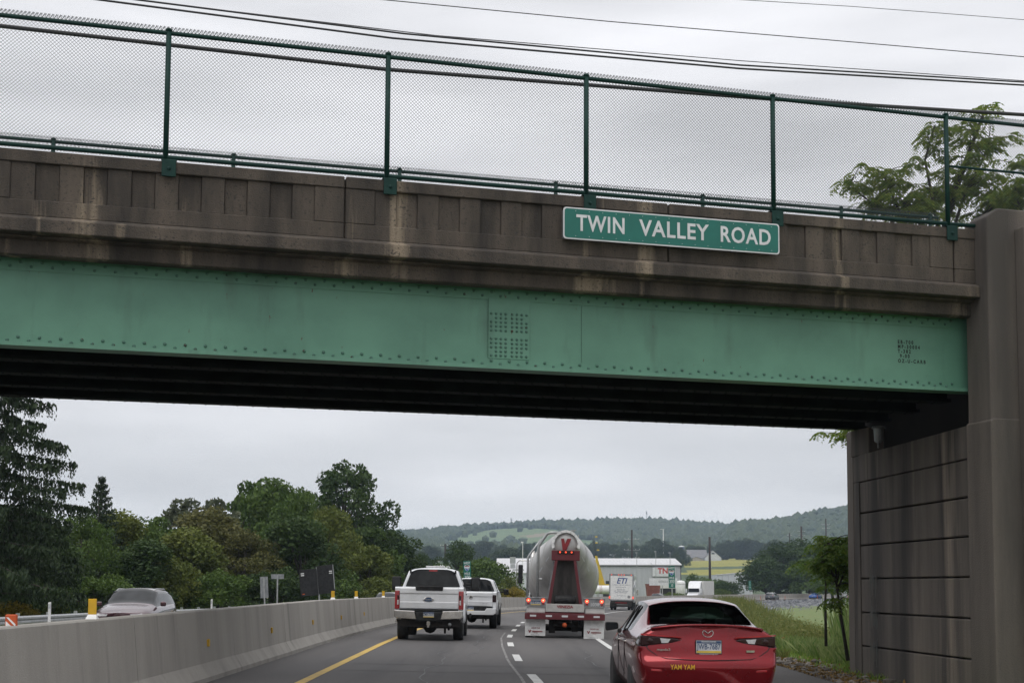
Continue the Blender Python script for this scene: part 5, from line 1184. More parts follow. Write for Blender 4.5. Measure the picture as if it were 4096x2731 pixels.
# bushes right of the pickups, trees beyond the curve
gm = 'bushes and trees beyond the curve'
for px, yt, Y, w, kind, lm, lab, nm in ((1835, 2168, 215, 200, 'std', 'dark', 'dark round-topped tree behind the left mile marker', 'tree'), (1940, 2228, 170, 280, 'bush', 'mid', 'wide green bush right of the left mile marker', 'shrub'),
    (1750, 2250, 190, 220, 'bush', 'mid', 'green bush above the near pickup roof', 'shrub'), (2030, 2300, 160, 150, 'bush', 'olive', 'smaller olive bush beside the tanker mirror', 'shrub'), (2055, 2345, 150, 130, 'bush', 'gold', 'yellow goldenrod clump left of the tanker above the barrier', 'shrub'),
    (1690, 2215, 260, 130, 'std', 'dark', 'small dark tree left of the round-topped tree', 'tree'), (3120, 2175, 345, 300, 'std', 'dark', 'biggest dark tree standing beyond the far curve', 'tree'), (3200, 2160, 352, 260, 'std', 'dark', 'tall dark tree top right of the biggest tree beyond the curve', 'tree'),
    (3060, 2225, 338, 230, 'bush', 'dark', 'dark rounded shrub at the left foot of the biggest tree', 'shrub'), (3235, 2230, 336, 240, 'bush', 'mid', 'green shrub at the right foot of the biggest tree', 'shrub'),
    (2830, 2300, 330, 170, 'bush', 'mid', 'green bush between the warehouse and the pale building', 'shrub'), (2900, 2312, 322, 130, 'bush', 'dark', 'dark bush in front of the pale building', 'shrub'), (2765, 2290, 345, 110, 'bush', 'mid', 'bush touching the right end of the warehouse', 'shrub'),
    (3330, 2200, 300, 200, 'std', 'mid', 'green tree beyond the far curve behind the saplings', 'tree'), (2880, 2352, 275, 150, 'bush', 'bright', 'low bright green weeds behind the semi truck', 'shrub'), (2690, 2362, 250, 110, 'bush', 'bright', 'low bright grass clump under the right mile marker', 'shrub')):
    treepx(nm, lab, px, yt, Y, w, kind, lm, group=gm, seed=int(px) % 7, cat=nm)
# valley trees
FARL = [(1620, 2188, 700), (1668, 2200, 640), (1712, 2180, 900), (1740, 2186, 900), (1800, 2178, 950), (1845, 2165, 980), (1885, 2172, 960), (1925, 2162, 1000), (1965, 2166, 1000), (2010, 2178, 900), (1985, 2196, 620), (2035, 2190, 620), (2080, 2194, 620), (2105, 2172, 980), (2140, 2168, 1000),
        (2380, 2160, 1050), (2420, 2168, 1000), (2460, 2176, 950), (2500, 2172, 980), (2545, 2176, 960), (2580, 2178, 940), (2620, 2152, 900), (2655, 2160, 900), (2600, 2185, 860), (2690, 2180, 900), (2725, 2186, 850), (2765, 2178, 900), (2800, 2182, 870), (2845, 2176, 900), (2880, 2168, 900), (2915, 2155, 850), (2950, 2158, 850), (2985, 2152, 850), (3020, 2160, 820), (3055, 2170, 800), (3095, 2158, 800), (3140, 2165, 780), (3265, 2175, 700), (3310, 2170, 700), (3350, 2180, 650), (3390, 2165, 650), (3430, 2170, 650),
        (2475, 2215, 800), (2570, 2212, 760), (2648, 2218, 740), (2700, 2215, 720), (2540, 2200, 900), (2930, 2210, 720), (2975, 2215, 700), (3020, 2200, 700), (2870, 2216, 730), (1660, 2215, 520), (1700, 2222, 500), (1900, 2196, 800), (2150, 2190, 900), (2200, 2186, 950), (2350, 2180, 980)]
ZONES = ((1720, 'above the near pickup roof'), (1860, 'behind the left mile marker'), (2200, 'behind the tanker, on its left'), (2500, 'behind the box truck and crane'), (2660, 'above the warehouse roof'), (2830, 'round the silo and barn'), (3060, 'right of the barn'), (3600, 'behind the biggest dark tree and saplings'))
FARL.sort(); zn = {}
for i, (px, yt, Y) in enumerate(FARL):
    if 2735 < px < 3060: Y = 1080
    zo = next(z for q, z in ZONES if px < q); zn[zo] = zn.get(zo, 0) + 1; lab = 'distant hazy valley tree %s, %s from the left' % (zo, ORD[zn[zo] - 1])
    p = at(px, yt, Y); g = gz(p.x, Y) - 1; treepx('valley_tree', lab, px, yt, Y, max(60, (p.z - g) * ppm(Y) * .95), 'std' if i % 3 else 'bush', 'blue', group='distant valley trees', seed=i, parts=False)
# wooded hills: one mass of crowns
def ico():
    bm = bmesh.new(); bmesh.ops.create_icosphere(bm, subdivisions=1, radius=1); v = np.array([tuple(x.co) for x in bm.verts]); f = np.array([[x.index for x in q.verts] for q in bm.faces]); bm.free(); return v, f
iv, if_ = ico(); Vs = []; tt = []
R = np.random.default_rng(3); cnt = 0
while cnt < 15000:
    Y = R.uniform(1230, 2620); r = R.uniform(-.17, .33); X = r * Y; z = far_z(X, Y); px, py = proj((X, Y, z))
    if inpoly(px, py, FIELD) or inpoly(px, py, BARE): 
        if R.uniform() > .012: continue
    if Y < 1400 and R.uniform() > .25: continue
    s = R.uniform(4.5, 8.0); q = iv * np.array([s, s, s * R.uniform(.8, 1.25)]) * (1 + R.normal(0, .16, (len(iv), 1))) + np.array([X, Y, z + s * .55])
    Vs.append(q[if_].reshape(-1, 3)); tt.append(np.clip(R.uniform(0, 1) * .7 + R.uniform(0, .3, len(if_)), 0, 1)); cnt += 1
wd = link('hill_wood', quads('hill_wood', np.concatenate(Vs), np.concatenate(tt), G['blue'], nv=3), kind='stuff'); wd['label'] = 'blue-green woods covering the distant hills'; wd['category'] = 'wood'

# ------------------------------------------------------------------ trees with compound leaves (tree-of-heaven) by the abutment
def ailanthus(label, base, stems, seed, fr=.62, lf=.15, nf=6, name='tree_of_heaven', grp=None, lm='ail', nb=10):
    R = np.random.default_rng(seed); t = thing(name, label, 'tree', base, group=grp); tr = MB(); C = []; A = []; S = []
    for P, r in stems:
        P = [Vector(p) for p in P]; tr.tube(P, [r * (1 - .75 * i / (len(P) - 1)) for i in range(len(P))], n=7)
    def fronds(p, n, L):
        for k in range(n):
            a = R.uniform(0, 2 * math.pi); up = R.uniform(.05, .6); Q = []
            for s in range(9):
                u = s / 8; Q.append(np.array([L * u * math.cos(a), L * u * math.sin(a), L * (up * u - .75 * u * u)]) + np.array(p))
            for s in range(2, 9):
                d = Q[s] - Q[s - 1]; d /= np.linalg.norm(d) + 1e-9; sd = np.cross(d, [0, 0, 1]); sd /= np.linalg.norm(sd) + 1e-9
                for g in (-1, 1):
                    ax = sd * g * .9 + d * .35 + np.array([0, 0, -.45]); ax /= np.linalg.norm(ax); C.append(Q[s]); A.append(ax); S.append(lf * R.uniform(.75, 1.25))
    tips = [t_ for P, r in stems for t_ in P[2:]]
    for P, r in stems:
        P = [Vector(p) for p in P]
        for i in range(1, len(P)):
            for m_ in range(nb):
                u = R.uniform(0, 1); q = P[i - 1].lerp(P[i], u)
                if i == 1: continue
                out = Vector((R.normal(), R.normal(), abs(R.normal()) * .4)).normalized() * R.uniform(.3, 1.3) * fr * 1.6; tip = q + out; tr.tube([q, q.lerp(tip, .5) + Vector((0, 0, .05)), tip], [.02, .014, .008], n=4)
                fronds(tuple(tip), nf, fr * R.uniform(.6, 1.3)); fronds(tuple(q.lerp(tip, R.uniform(.3, .7))), max(3, nf // 2), fr * R.uniform(.5, 1.0))
        fronds(tuple(P[-1]), nf + 4, fr)
    tr.build('trunk', M['bark'], t, smooth=True)
    C = np.array(C); A = np.array(A); S = np.array(S)[:, None]; B = np.cross(A, R.normal(size=A.shape)); B /= np.linalg.norm(B, axis=1)[:, None]
    V = np.stack([C, C + A * S * .4 + B * S * .19, C + A * S, C + A * S * .4 - B * S * .19], 1).reshape(-1, 3)
    link('crown', quads('crown', V, np.clip(R.normal(.4, .28, len(C)), 0, 1), G[lm]), t)
def px3(L, Y, o): return [at(x, y, Y) - Vector(o) for x, y in L]
Yb = 39.0; o1 = at(3800, 2300, Yb); o1.z = gz(o1.x, Yb)
ailanthus('tree with drooping compound leaves rising behind the right end of the bridge', o1, [
    (px3([(3800, 2300), (3790, 1500), (3780, 900), (3860, 650), (3945, 430)], Yb, o1), .16), (px3([(3785, 1100), (3740, 850), (3700, 640), (3740, 500)], Yb, o1), .07), (px3([(3785, 1200), (3640, 960), (3500, 820), (3380, 735)], Yb, o1), .06),
    (px3([(3785, 1150), (3620, 900), (3560, 760), (3530, 690)], Yb, o1), .06), (px3([(3790, 1000), (3850, 800), (3930, 640), (3960, 560)], Yb, o1), .06), (px3([(3790, 1100), (3900, 880), (3990, 820), (4040, 800)], Yb, o1), .06), (px3([(3790, 1200), (3700, 930), (3640, 830), (3600, 800)], Yb, o1), .05),
    (px3([(3795, 1900), (3600, 1800), (3450, 1740), (3385, 1745)], Yb, o1), .05), (px3([(3790, 1000), (3800, 820), (3860, 760), (3900, 720)], Yb, o1), .05)], 21, fr=.46, lf=.125, grp='trees of heaven by the abutment')
o2 = at(4180, 2300, 37.5); o2.z = gz(o2.x, 37.5)
ailanthus('tree with compound leaves cut off by the right edge above the pilaster', o2, [(px3([(4180, 2300), (4180, 1300), (4150, 850), (4110, 640)], 37.5, o2), .12), (px3([(4180, 1100), (4110, 900), (4070, 800), (4075, 720)], 37.5, o2), .05), (px3([(4180, 1100), (4250, 850), (4300, 700), (4320, 620)], 37.5, o2), .05)], 22, fr=.46, lf=.125, grp='trees of heaven by the abutment')
o3 = at(3392, 2640, 29.4); o3.z = gz(o3.x, 29.4)
ailanthus('leaning dark-stemmed sapling close to the abutment wall', o3, [(px3([(3392, 2640), (3365, 2470), (3345, 2330), (3342, 2250)], 29.4, o3), .045), (px3([(3350, 2360), (3375, 2290), (3400, 2220), (3415, 2150)], 29.4, o3), .025), (px3([(3348, 2340), (3320, 2270), (3300, 2220), (3310, 2170)], 29.4, o3), .025), (px3([(3348, 2330), (3360, 2260), (3380, 2240), (3425, 2250)], 29.4, o3), .02)], 23, fr=.34, lf=.10, nf=6, nb=5, lm='sap', grp='trees of heaven by the abutment')
o4 = at(3304, 2583, 33); o4.z = gz(o4.x, 33)
ailanthus('second sapling left of the leaning one, with drooping low leaves', o4, [(px3([(3304, 2583), (3301, 2400), (3310, 2270), (3325, 2200)], 33, o4), .04), (px3([(3303, 2340), (3300, 2270), (3340, 2220), (3360, 2190)], 33, o4), .02)], 24, fr=.34, lf=.10, nf=5, nb=4, lm='sap', grp='trees of heaven by the abutment')

# ------------------------------------------------------------------ grasses, weeds, rubble
def blades(name, label, n, place, hmin, hmax, wd, m, seed, cat='grass', lean=.35, seg=1):
    R = np.random.default_rng(seed); V = []; T = []
    for _ in range(n):
        q = place(R)
        if q is None: continue
        X, Y, z, s = q; h = R.uniform(hmin, hmax) * s; a = R.uniform(0, math.pi); l = R.normal(0, lean, 2) * h; w = wd * s * R.uniform(.7, 1.4)
        dx, dy = math.cos(a) * w, math.sin(a) * w; V += [(X - dx, Y - dy, z), (X + dx, Y + dy, z), (X + dx * .5 + l[0] * .6, Y + dy * .5 + l[1] * .6, z + h * .7), (X + l[0], Y + l[1], z + h)]
        T.append(R.uniform(0, 1))
    o = link(name, quads(name, np.array(V), np.array(T), m), kind='stuff'); o['label'] = label; o['category'] = cat; return o
def rnear(t0, t1, y0, y1, pw=1.6):
    def f(R):
        Y = y0 + (y1 - y0) * R.uniform(0, 1) ** pw; t = R.uniform(t0, t1); p = pos(Y, t); return p.x, p.y, gz(p.x, p.y) - .01, 1 + (Y - y0) * .012
    return f
blades('verge_grass', 'green verge grass right of the shoulder beyond the red sedan', 42000, rnear(10.4, 19, 26, 135), .06, .18, .012, G['grass'], 1)
blades('verge_grass', 'pale dry grass fringe along the shoulder edge', 6000, rnear(9.8, 10.6, 34, 130), .12, .32, .012, G['weed'], 2)
def bank(R):
    u = R.uniform(0, 1); Y = 48 + 105 * u; p = pos(Y, lerp(u, [(0, 14.8), (.5, 18), (1, 17)]) + R.normal(0, .9)); g = gz(p.x, p.y); return p.x, p.y, g, R.uniform(.6, 1.15) * lerp(u, [(0, .28), (.3, .5), (.7, 1.0), (1, 1.15)])
blades('bank_weeds', 'tall brownish weeds on the bank right of the shoulder', 26000, bank, .7, 1.75, .022, G['weed'], 3, cat='weeds', lean=.22)
R = np.random.default_rng(9); C = []
for _ in range(16000):
    q = bank(R); C.append((q[0] + R.normal(0, .15), q[1] + R.normal(0, .15), q[2] + R.uniform(.35, 1.5) * q[3]))
o = link('bank_weed_heads', quads('bank_weed_heads', leafquads(np.array(C), .11 * R.uniform(.5, 1.5, len(C)), R), R.uniform(0, 1, len(C)), G['gold' if False else 'weed']), kind='stuff'); o['label'] = 'leafy seed heads of the bank weeds'; o['category'] = 'weeds'
def reed(R):
    Y = R.uniform(30.5, 50); t = R.uniform(11.4, 19); p = pos(Y, t)
    if p.x / p.y < .249 + .006 * R.normal(): return None
    return p.x, p.y, gz(p.x, p.y), R.uniform(.6, 1.1) * lerp(t, [(11.4, .45), (13, 1), (17, 1.2)])
blades('reed_grass', 'tall pale green reed grass beside the abutment', 17000, reed, .8, 1.7, .022, G['reed'], 4, cat='grass', lean=.15)
blades('low_weeds', 'low green weeds at the foot of the saplings', 7000, rnear(11.2, 13.2, 27.5, 40, 1.0), .15, .45, .02, G['reed'], 5, cat='weeds')
def lawn(R):
    Y = R.uniform(38, 120); t = -15.4 - R.uniform(0, 1) ** 1.5 * 16; p = pos(Y, t); return p.x, p.y, gz(p.x, p.y) - .01, 1.2
blades('lawn', 'bright mown grass beyond the far guardrail', 26000, lawn, .12, .30, .03, G['lawn'], 6)
def lawn2(R):
    Y = R.uniform(60, 120); p = pos(Y, -17 - R.uniform(0, 6)); return p.x, p.y, gz(p.x, p.y), 1
blades('roadside_weeds', 'yellow-green weeds behind the guardrail right of the maroon car', 5000, lawn2, .4, 1.0, .03, G['bright'], 7, cat='weeds')
# rubble and leaf litter along the shoulder by the wall
R = np.random.default_rng(12); Vs = []; tt = []
M['rock'] = leafmat('rubble_stone', (.09, .08, .07), (.24, .215, .19), rough=.9, tl=0)
for _ in range(2600):
    Y = R.uniform(22.5, 33.5); t = 9.55 + abs(R.normal(0, .55)) + (Y - 22.5) * .02; p = pos(Y, t); s = min(.16, .022 * math.exp(R.normal(0, .6)))
    q = iv * np.array([s, s * R.uniform(.6, 1.2), s * R.uniform(.4, .8)]) * (1 + R.normal(0, .2, (len(iv), 1))); a = R.uniform(0, 6.3); c, s_ = math.cos(a), math.sin(a)
    q = np.stack([q[:, 0] * c - q[:, 1] * s_, q[:, 0] * s_ + q[:, 1] * c, q[:, 2]], 1) + np.array([p.x, p.y, max(gz(p.x, p.y), zc(Y) + cross(9.75)) + s * .3]); Vs.append(q[if_].reshape(-1, 3)); tt.append(np.full(len(if_), R.uniform(0, 1)))
o = link('rubble', quads('rubble', np.concatenate(Vs), np.concatenate(tt), M['rock'], nv=3), kind='stuff'); o['label'] = 'loose stones and rubble at the edge of the shoulder by the wall'; o['category'] = 'rubble'
M['litter'] = leafmat('dry_leaf_litter', (.12, .075, .03), (.30, .19, .06), tl=.1)
C = []
for _ in range(1500):
    Y = R.uniform(22.5, 34); p = pos(Y, 9.6 + abs(R.normal(0, .7))); C.append((p.x, p.y, max(gz(p.x, p.y), zc(Y) + cross(9.75)) + .03))
o = link('leaf_litter', quads('leaf_litter', leafquads(np.array(C), .07 * R.uniform(.5, 1.6, len(C)), R, aspect=.7), R.uniform(0, 1, len(C)), M['litter']), kind='stuff'); o['label'] = 'dry fallen leaves among the rubble'; o['category'] = 'leaf litter'
# grey stone bank below the far low wall
M['stone_bank'] = mat('grey_stone_bank', (.15, .155, .165), .95, var=(.08, .082, .09), vscale=1.2, vlo=.4, vhi=.6, coords='World', bump=1.0, bscale=1.5)
mb = MB(); vs = []; ys = yr(165, 330, 3)
for Y in ys:
    for k in range(9):
        p = pos(Y, 10.15 + k * 1.6); vs.append((p.x, p.y, p.z + .25 - k * .16 + rnd.uniform(-.14, .14)))
mb.add(vs, [(i * 9 + k, i * 9 + k + 1, i * 9 + k + 10, i * 9 + k + 9) for i in range(len(ys) - 1) for k in range(8)])
o = struct(mb.build('gravel_bank', M['stone_bank'])); 
R = np.random.default_rng(15); Vs = []; tt = []
for _ in range(4000):
    Y = R.uniform(170, 300); k = R.uniform(0, 8); p = pos(Y, 10.15 + k * 1.6); s = R.uniform(.15, .45); q = iv * s * (1 + R.normal(0, .2, (len(iv), 1))) + np.array([p.x, p.y, p.z + .3 - k * .16]); Vs.append(q[if_].reshape(-1, 3)); tt.append(np.full(len(if_), R.uniform(0, 1)))
M['rock2'] = leafmat('grey_rock', (.08, .085, .095), (.22, .225, .235), rough=.9, tl=0)
o = link('bank_rocks', quads('bank_rocks', np.concatenate(Vs), np.concatenate(tt), M['rock2'], nv=3), kind='stuff'); o['label'] = 'grey riprap stones below the low wall of the far curve'; o['category'] = 'rocks'
p = at(3140, 2514, 45); tag(MB().hexa([(-.2, -.05, 0), (.2, -.08, 0), (.22, .06, 0), (-.2, .08, 0), (-.14, -.03, .10), (.12, -.05, .14), (.15, .04, .13), (-.16, .05, .09)]).build('orange_scrap', M['orange'], loc=(p.x, 45, gz(p.x, 45) + .12), bevel=.02), 'small orange scrap lying in the verge grass', 'scrap')
# ------------------------------------------------------------------ signs, poles, buildings
def mile_sign(label, px, ytop, ybot, Y, wm, rows=True, rz=0.0, tilt=0.0, foot=None):
    a, b = at(px, ytop, Y), at(px, ybot, Y); h = a.z - b.z; g = gz(a.x, Y) if foot is None else foot
    t = thing('mile_marker_sign', label, 'sign', (a.x, Y, g), rz=rz, group='green mile marker signs'); z0 = b.z - g; z1 = a.z - g; t.rotation_euler.y = tilt
    MB().prism(rrect(-wm / 2, wm / 2, z0, z1, .03, 3), -.01, 0).build('panel', M['sign_g'], t)
    MB().bx(-.035, .035, .002, .05, 0 - .3, z1 - .1).build('post', M['galv'], t)
    if rows:
        k = h / 1.44
        text('lettering', 'WEST', .20 * k, M['sign_w'], t, (0, -.013, z1 - .14 * k), ext=.001, bold=.003, sx=.78)
        P = [(-.15, .0), (-.17, .1), (-.12, .17), (0, .14), (.12, .17), (.17, .1), (.15, 0), (.1, -.1), (0, -.18), (-.1, -.1)]; P = [(x * k * 1.08, z * k * 1.08 + z1 - .44 * k) for x, z in P]
        s = MB().prism(P, -.014, -.0105).build('route_shield', M['sign_w'], t)
        c = (0, z1 - .44 * k); Q = [(c[0] + (x - c[0]) * .9, c[1] + (z - c[1]) * .9) for x, z in P]
        MB().prism([q for q in Q if q[1] < c[1] + .085 * k] , -.0175, -.0145).build('shield_face', M['blue'], s)
        MB().bx(-.145 * k, .145 * k, -.0175, -.0145, c[1] + .095 * k, c[1] + .15 * k).build('shield_band', M['text_red'], s)
        text('shield_number', '76', .20 * k, M['sign_w'], s, (0, -.019, c[1] - .02 * k), ext=.001, bold=.003)
        text('lettering', 'MILE', .20 * k, M['sign_w'], t, (0, -.013, z1 - .78 * k), ext=.001, bold=.003, sx=.85)
        text('lettering', '300', .29 * k, M['sign_w'], t, (0, -.013, z1 - 1.01 * k), ext=.001, bold=.003, sx=.82)
        text('lettering', '.0', .25 * k, M['sign_w'], t, (-.01, -.013, z1 - 1.29 * k), ext=.001, bold=.003)
        MB().bx(-wm / 2 + .02, wm / 2 - .02, -.014, -.0105, z1 - 1.165 * k, z1 - 1.15 * k).build('divider_line', M['sign_w'], t)
    else:
        for i, s in enumerate('299'): text('lettering', s, .34, M['sign_w'], t, (0, -.013, z1 - .25 - i * .38), ext=.001, bold=.004)
    return t
mile_sign('green mile marker reading WEST 76 MILE 300.0 behind the two white pickups', 1874, 2242, 2336, 84, .46, tilt=-.03, foot=pos(84, -1.8).z)
mile_sign('green mile marker reading WEST 76 MILE 300.0 left of the semi truck', 2690, 2263, 2350, 86, .42, tilt=-.02)
mile_sign('small distant green sign seen almost edge-on before the dark tree', 3001, 2322, 2358, 205, .5, rows=False, rz=.5, tilt=-.03, foot=pos(205, -1.8).z)
def back_sign(name, label, px0, px1, y0, y1, Y, rz=0.0, tilt=0.0, post=True):
    a, b = at(px0, y0, Y), at(px1, y1, Y); x = (a.x + b.x) / 2; g = gz(x, Y); w = b.x - a.x
    t = thing(name, label, 'sign', (x, Y, g), rz=rz); t.rotation_euler.y = tilt
    MB().bx(-w / 2, w / 2, -.01, .01, b.z - g, a.z - g).build('panel', M['alu'], t)
    MB().bx(-.04, .04, -.06, -.012, -.2, a.z - g - .05).build('post', M['galv'], t); return t
back_sign('sign_back', 'narrow grey back of a roadside sign beside the T-shaped one', 1050, 1080, 2305, 2390, 78, tilt=-.05)
back_sign('sign_back', 'T-shaped roadside sign back with wide low panel on a thin post', 1085, 1136, 2295, 2314, 80)
# folded black message sign
p = at(1286, 2320, 92); g = gz(p.x, 92); t = thing('folded_message_sign', 'big black folded sign panels tilted on a post behind the median barrier', 'sign', (p.x, 92, g)); t.rotation_euler.y = -.09
zt_, zb_ = at(1286, 2265, 92).z - g, at(1286, 2378, 92).z - g
for s in (-1, 1):
    q = MB().bx(*sorted((s * .03, s * 1.22)), -.05, .03, zb_ + (.0 if s < 0 else .05), zt_ + (-.12 if s < 0 else .05)).build('panel', M['black'], t, bevel=.01); q.rotation_euler.z = -s * .22
    MB().bx(*sorted((s * 1.19, s * 1.24)), -.06, -.051, zb_ + .3, zt_ + (-.2 if s < 0 else .06)).build('edge_strip', M['galv' if s > 0 else 'black'], q)
    for z in (zt_ - .55, zt_ - .42): MB().bx(*sorted((s * .90, s * 1.12)), -.056, -.051, z, z + .07).build('white_mark', M['white'], q)
    MB().bx(*sorted((s * .95, s * 1.1)), -.056, -.051, zb_ + .12, zb_ + .18).build('amber_lamp', M['orange'], q)
MB().cyl((0, .05, -.2), (0, .05, zt_), .06, n=8).build('post', M['galv'], t)
# county sign
p = at(2653, 2328, 150); g = gz(p.x, 150); t = thing('county_sign', 'pale board sign with BERKS lettering left of the right mile marker', 'sign', (p.x, 150, g)); w = 112 / ppm(150)
a, b = at(2653, 2311, 150).z - g, at(2653, 2340, 150).z - g
MB().bx(-w / 2, w / 2, 0, .04, b, a).build('panel', M['sign_w'], t); text('lettering', 'BERKS', .34, M['alu'], t, (0, -.003, (a + b) / 2), ext=.001, bold=.004, space=1.2)
for x in (-.1,): MB().bx(x - .05, x + .05, .045, .12, -.2, a).build('post', M['galv'], t)

def ground_Y(px, py):                                  # distance at which the terrain is seen in that direction
    for k in range(400, 2600, 10):
        X = at(px, py, k).x
        if at(px, py, k).z <= gz(X, k): return k
    return 2500
# materials for buildings
M['metal_wall'] = mat('grey_metal_cladding', (.46, .47, .49), .6, var=(.41, .42, .44), vscale=.6, vstretch=(6, 6, .3))
M['metal_roof'] = mat('pale_metal_roof', (.55, .55, .56), .5, var=(.50, .50, .51), vscale=.4, vstretch=(5, .3, 1))
M['white_wall'] = mat('white_wall', (.58, .60, .63), .7, var=(.52, .54, .57), vscale=.5)
M['grey_roof'] = mat('grey_shingle_roof', (.22, .215, .22), .85, var=(.18, .175, .18), vscale=.6)
M['tan_wall'] = mat('tan_siding', (.40, .36, .31), .8, var=(.35, .31, .27), vscale=.6)
M['rust'] = mat('rust_red_steel', (.22, .07, .05), .7, var=(.17, .055, .04), vscale=1.2)
M['silo'] = mat('blue_silo_steel', (.03, .045, .11), .5, var=(.025, .04, .09), vscale=.5)
M['pole'] = mat('creosoted_wood', (.045, .032, .028), .9, var=(.03, .022, .02), vscale=2, vstretch=(1, 1, .2))
M['crane_y'] = mat('crane_yellow', (.62, .43, .03), .5, var=(.5, .35, .03), vscale=1)
M['opening'] = mat('dark_opening', (.02, .02, .022), .8, var=(.03, .03, .03), vscale=1)
def gabled(t, x0, x1, y0, y1, z0, ze, zr, wm, rm, ridge='x', over=.3):
    """gabled house: wall box to the eaves, roof of two slopes; ridge along x or y"""
    mb = MB()
    if ridge == 'x':
        ym = (y0 + y1) / 2; mb.prism([(y0, z0), (y0, ze), (ym, zr), (y1, ze), (y1, z0)], x0, x1, axis='x'); mb.build('wall', wm, t)
        MB().prism([(y0 - over, ze - .12), (ym, zr + .05), (y1 + over, ze - .12), (y1 + over, ze + .06), (ym, zr + .25), (y0 - over, ze + .06)], x0 - over, x1 + over, axis='x').build('roof', rm, t)
    else:
        xm = (x0 + x1) / 2; mb.prism([(x0, z0), (x0, ze), (xm, zr), (x1, ze), (x1, z0)], y0, y1, axis='y'); mb.build('wall', wm, t)
        MB().prism([(x0 - over, ze - .12), (xm, zr + .05), (x1 + over, ze - .12), (x1 + over, ze + .06), (xm, zr + .25), (x0 - over, ze + .06)], y0 - over, y1 + over, axis='y').build('roof', rm, t)
# warehouse
Yw = 335; e0, e1 = at(2395, 2258, Yw), at(2722, 2258, Yw); g = gz(e1.x, Yw) - 2
t = thing('warehouse', 'long grey metal warehouse with red TNT sign beyond the curve', 'building', (e1.x, Yw, g), rz=.06)
zr_ = at(2722, 2236, Yw + 9).z - g; ze_ = e1.z - g; Lw = 36
gabled(t, -Lw, 0, 0, 18, 0, ze_, zr_, M['metal_wall'], M['metal_roof'])
for k in range(19): MB().bx(-Lw + 2 * k - .04, -Lw + 2 * k + .04, -.06, -.001, 1, ze_ - .15).build('cladding_rib', M['metal_wall'], t)
MB().bx(-Lw, 0, -.32, -.02, ze_ - .32, ze_ - .13).build('gutter', M['opening'], t)
MB().bx(-19, -11.5, -.08, -.01, 1, at(2600, 2322, Yw).z - g).build('loading_opening', M['opening'], t)
MB().bx(-.05, .12, -.1, .02, 0, ze_ - .15).build('corner_trim', M['opening'], t)
MB().bx(.001, .05, 5, 5.8, 3.2, 4.6).build('side_window', M['glass'], t)
for k in range(5): MB().bx(-Lw + 6.9 * k + 1, -Lw + 6.9 * k + 1.12, -.4, 9, ze_ + .3, ze_ + .4).build('roof_seam', M['metal_wall'], t)
sgb = MB().bx(-7.2, -1.4, -.5, -.1, at(2660, 2304, Yw).z - g, at(2660, 2269, Yw).z - g).build('wall_sign', M['sign_w'], t)
text('sign_lettering', 'TNT', 1.9, M['text_red'] if False else mat('bright_red_letter', (.5, .03, .03), .5, var=(.42, .03, .03), vscale=2), sgb, (-4.0, -.505, at(2660, 2283, Yw).z - g), ext=.01, bold=.06)
# white flat building to the left behind the tanker
Yv = 300; a, b = at(1990, 2238, Yv), at(2118, 2238, Yv); g = gz(a.x, Yv) - 1
t = thing('white_building', 'white low-pitched building with rooftop units left of the tanker', 'building', (a.x, Yv, g))
gabled(t, 0, 14, 0, 22, 0, at(2050, 2290, Yv).z - g, at(2050, 2236, Yv + 11).z - g, M['white_wall'], M['metal_roof'])
q = at(2055, 2272, Yv + 3).z - g
MB().bx(2.9, 4.0, 3, 4, q - .6, q + 1.0).bx(2.8, 4.1, 2.9, 4.1, q + 1.1, q + 2.6).build('roof_unit', M['galv'], t); MB().bx(3.4, 6, 1.2, 1.3, q - .6, q - .2).build('roof_pipe', M['galv'], t)
for k in range(5): MB().bx(.6 + k * 2.7, 1.9 + k * 2.7, -.04, -.001, 1.6, 3.0).build('window', M['glass'], t)
a = at(1715, 2265, 310); g = gz(a.x, 310) - 1; t = thing('low_building', 'low pale building above the near pickup roof among bushes', 'building', (a.x, 310, g)); gabled(t, 0, 4.6, 0, 10, 0, at(1715, 2275, 310).z - g, at(1715, 2262, 315).z - g, M['tan_wall'], M['metal_roof']); MB().bx(1.2, 2.2, -.04, -.001, .8, 2).build('window', M['glass'], t)
# pale sloping-roofed building right of the bushes
Yp = 395; a, b = at(2868, 2350, Yp), at(3005, 2350, Yp); g = gz(a.x, Yp) - 2; zz = at(2868, 2299, Yp).z - g; z2 = at(3005, 2287, Yp).z - g
t = thing('pale_building', 'big pale grey building with stepped roofline behind the dark bush', 'building', (a.x, Yp, g)); w = b.x - a.x
for k in range(6):
    f0, f1 = k / 6, (k + 1) / 6; zt2 = zz + (z2 - zz) * f1
    o = MB().bx(w * f0 + .01, w * f1 - .01, -.4 * k, 14, 0, zt2 - .12).build('wall_bay', M['white_wall'], t); MB().bx(w * f0 - .05, w * f1 + .05, -.4 * k - .15, 14, zt2 - .118, zt2).build('roof_edge', M['metal_roof'], o)
    MB().bx(w * f0 + .5, w * f1 - .5, -.4 * k - .03, -.4 * k - .002, zt2 - 2.2, zt2 - 1.3).build('window', M['white_wall'], o)
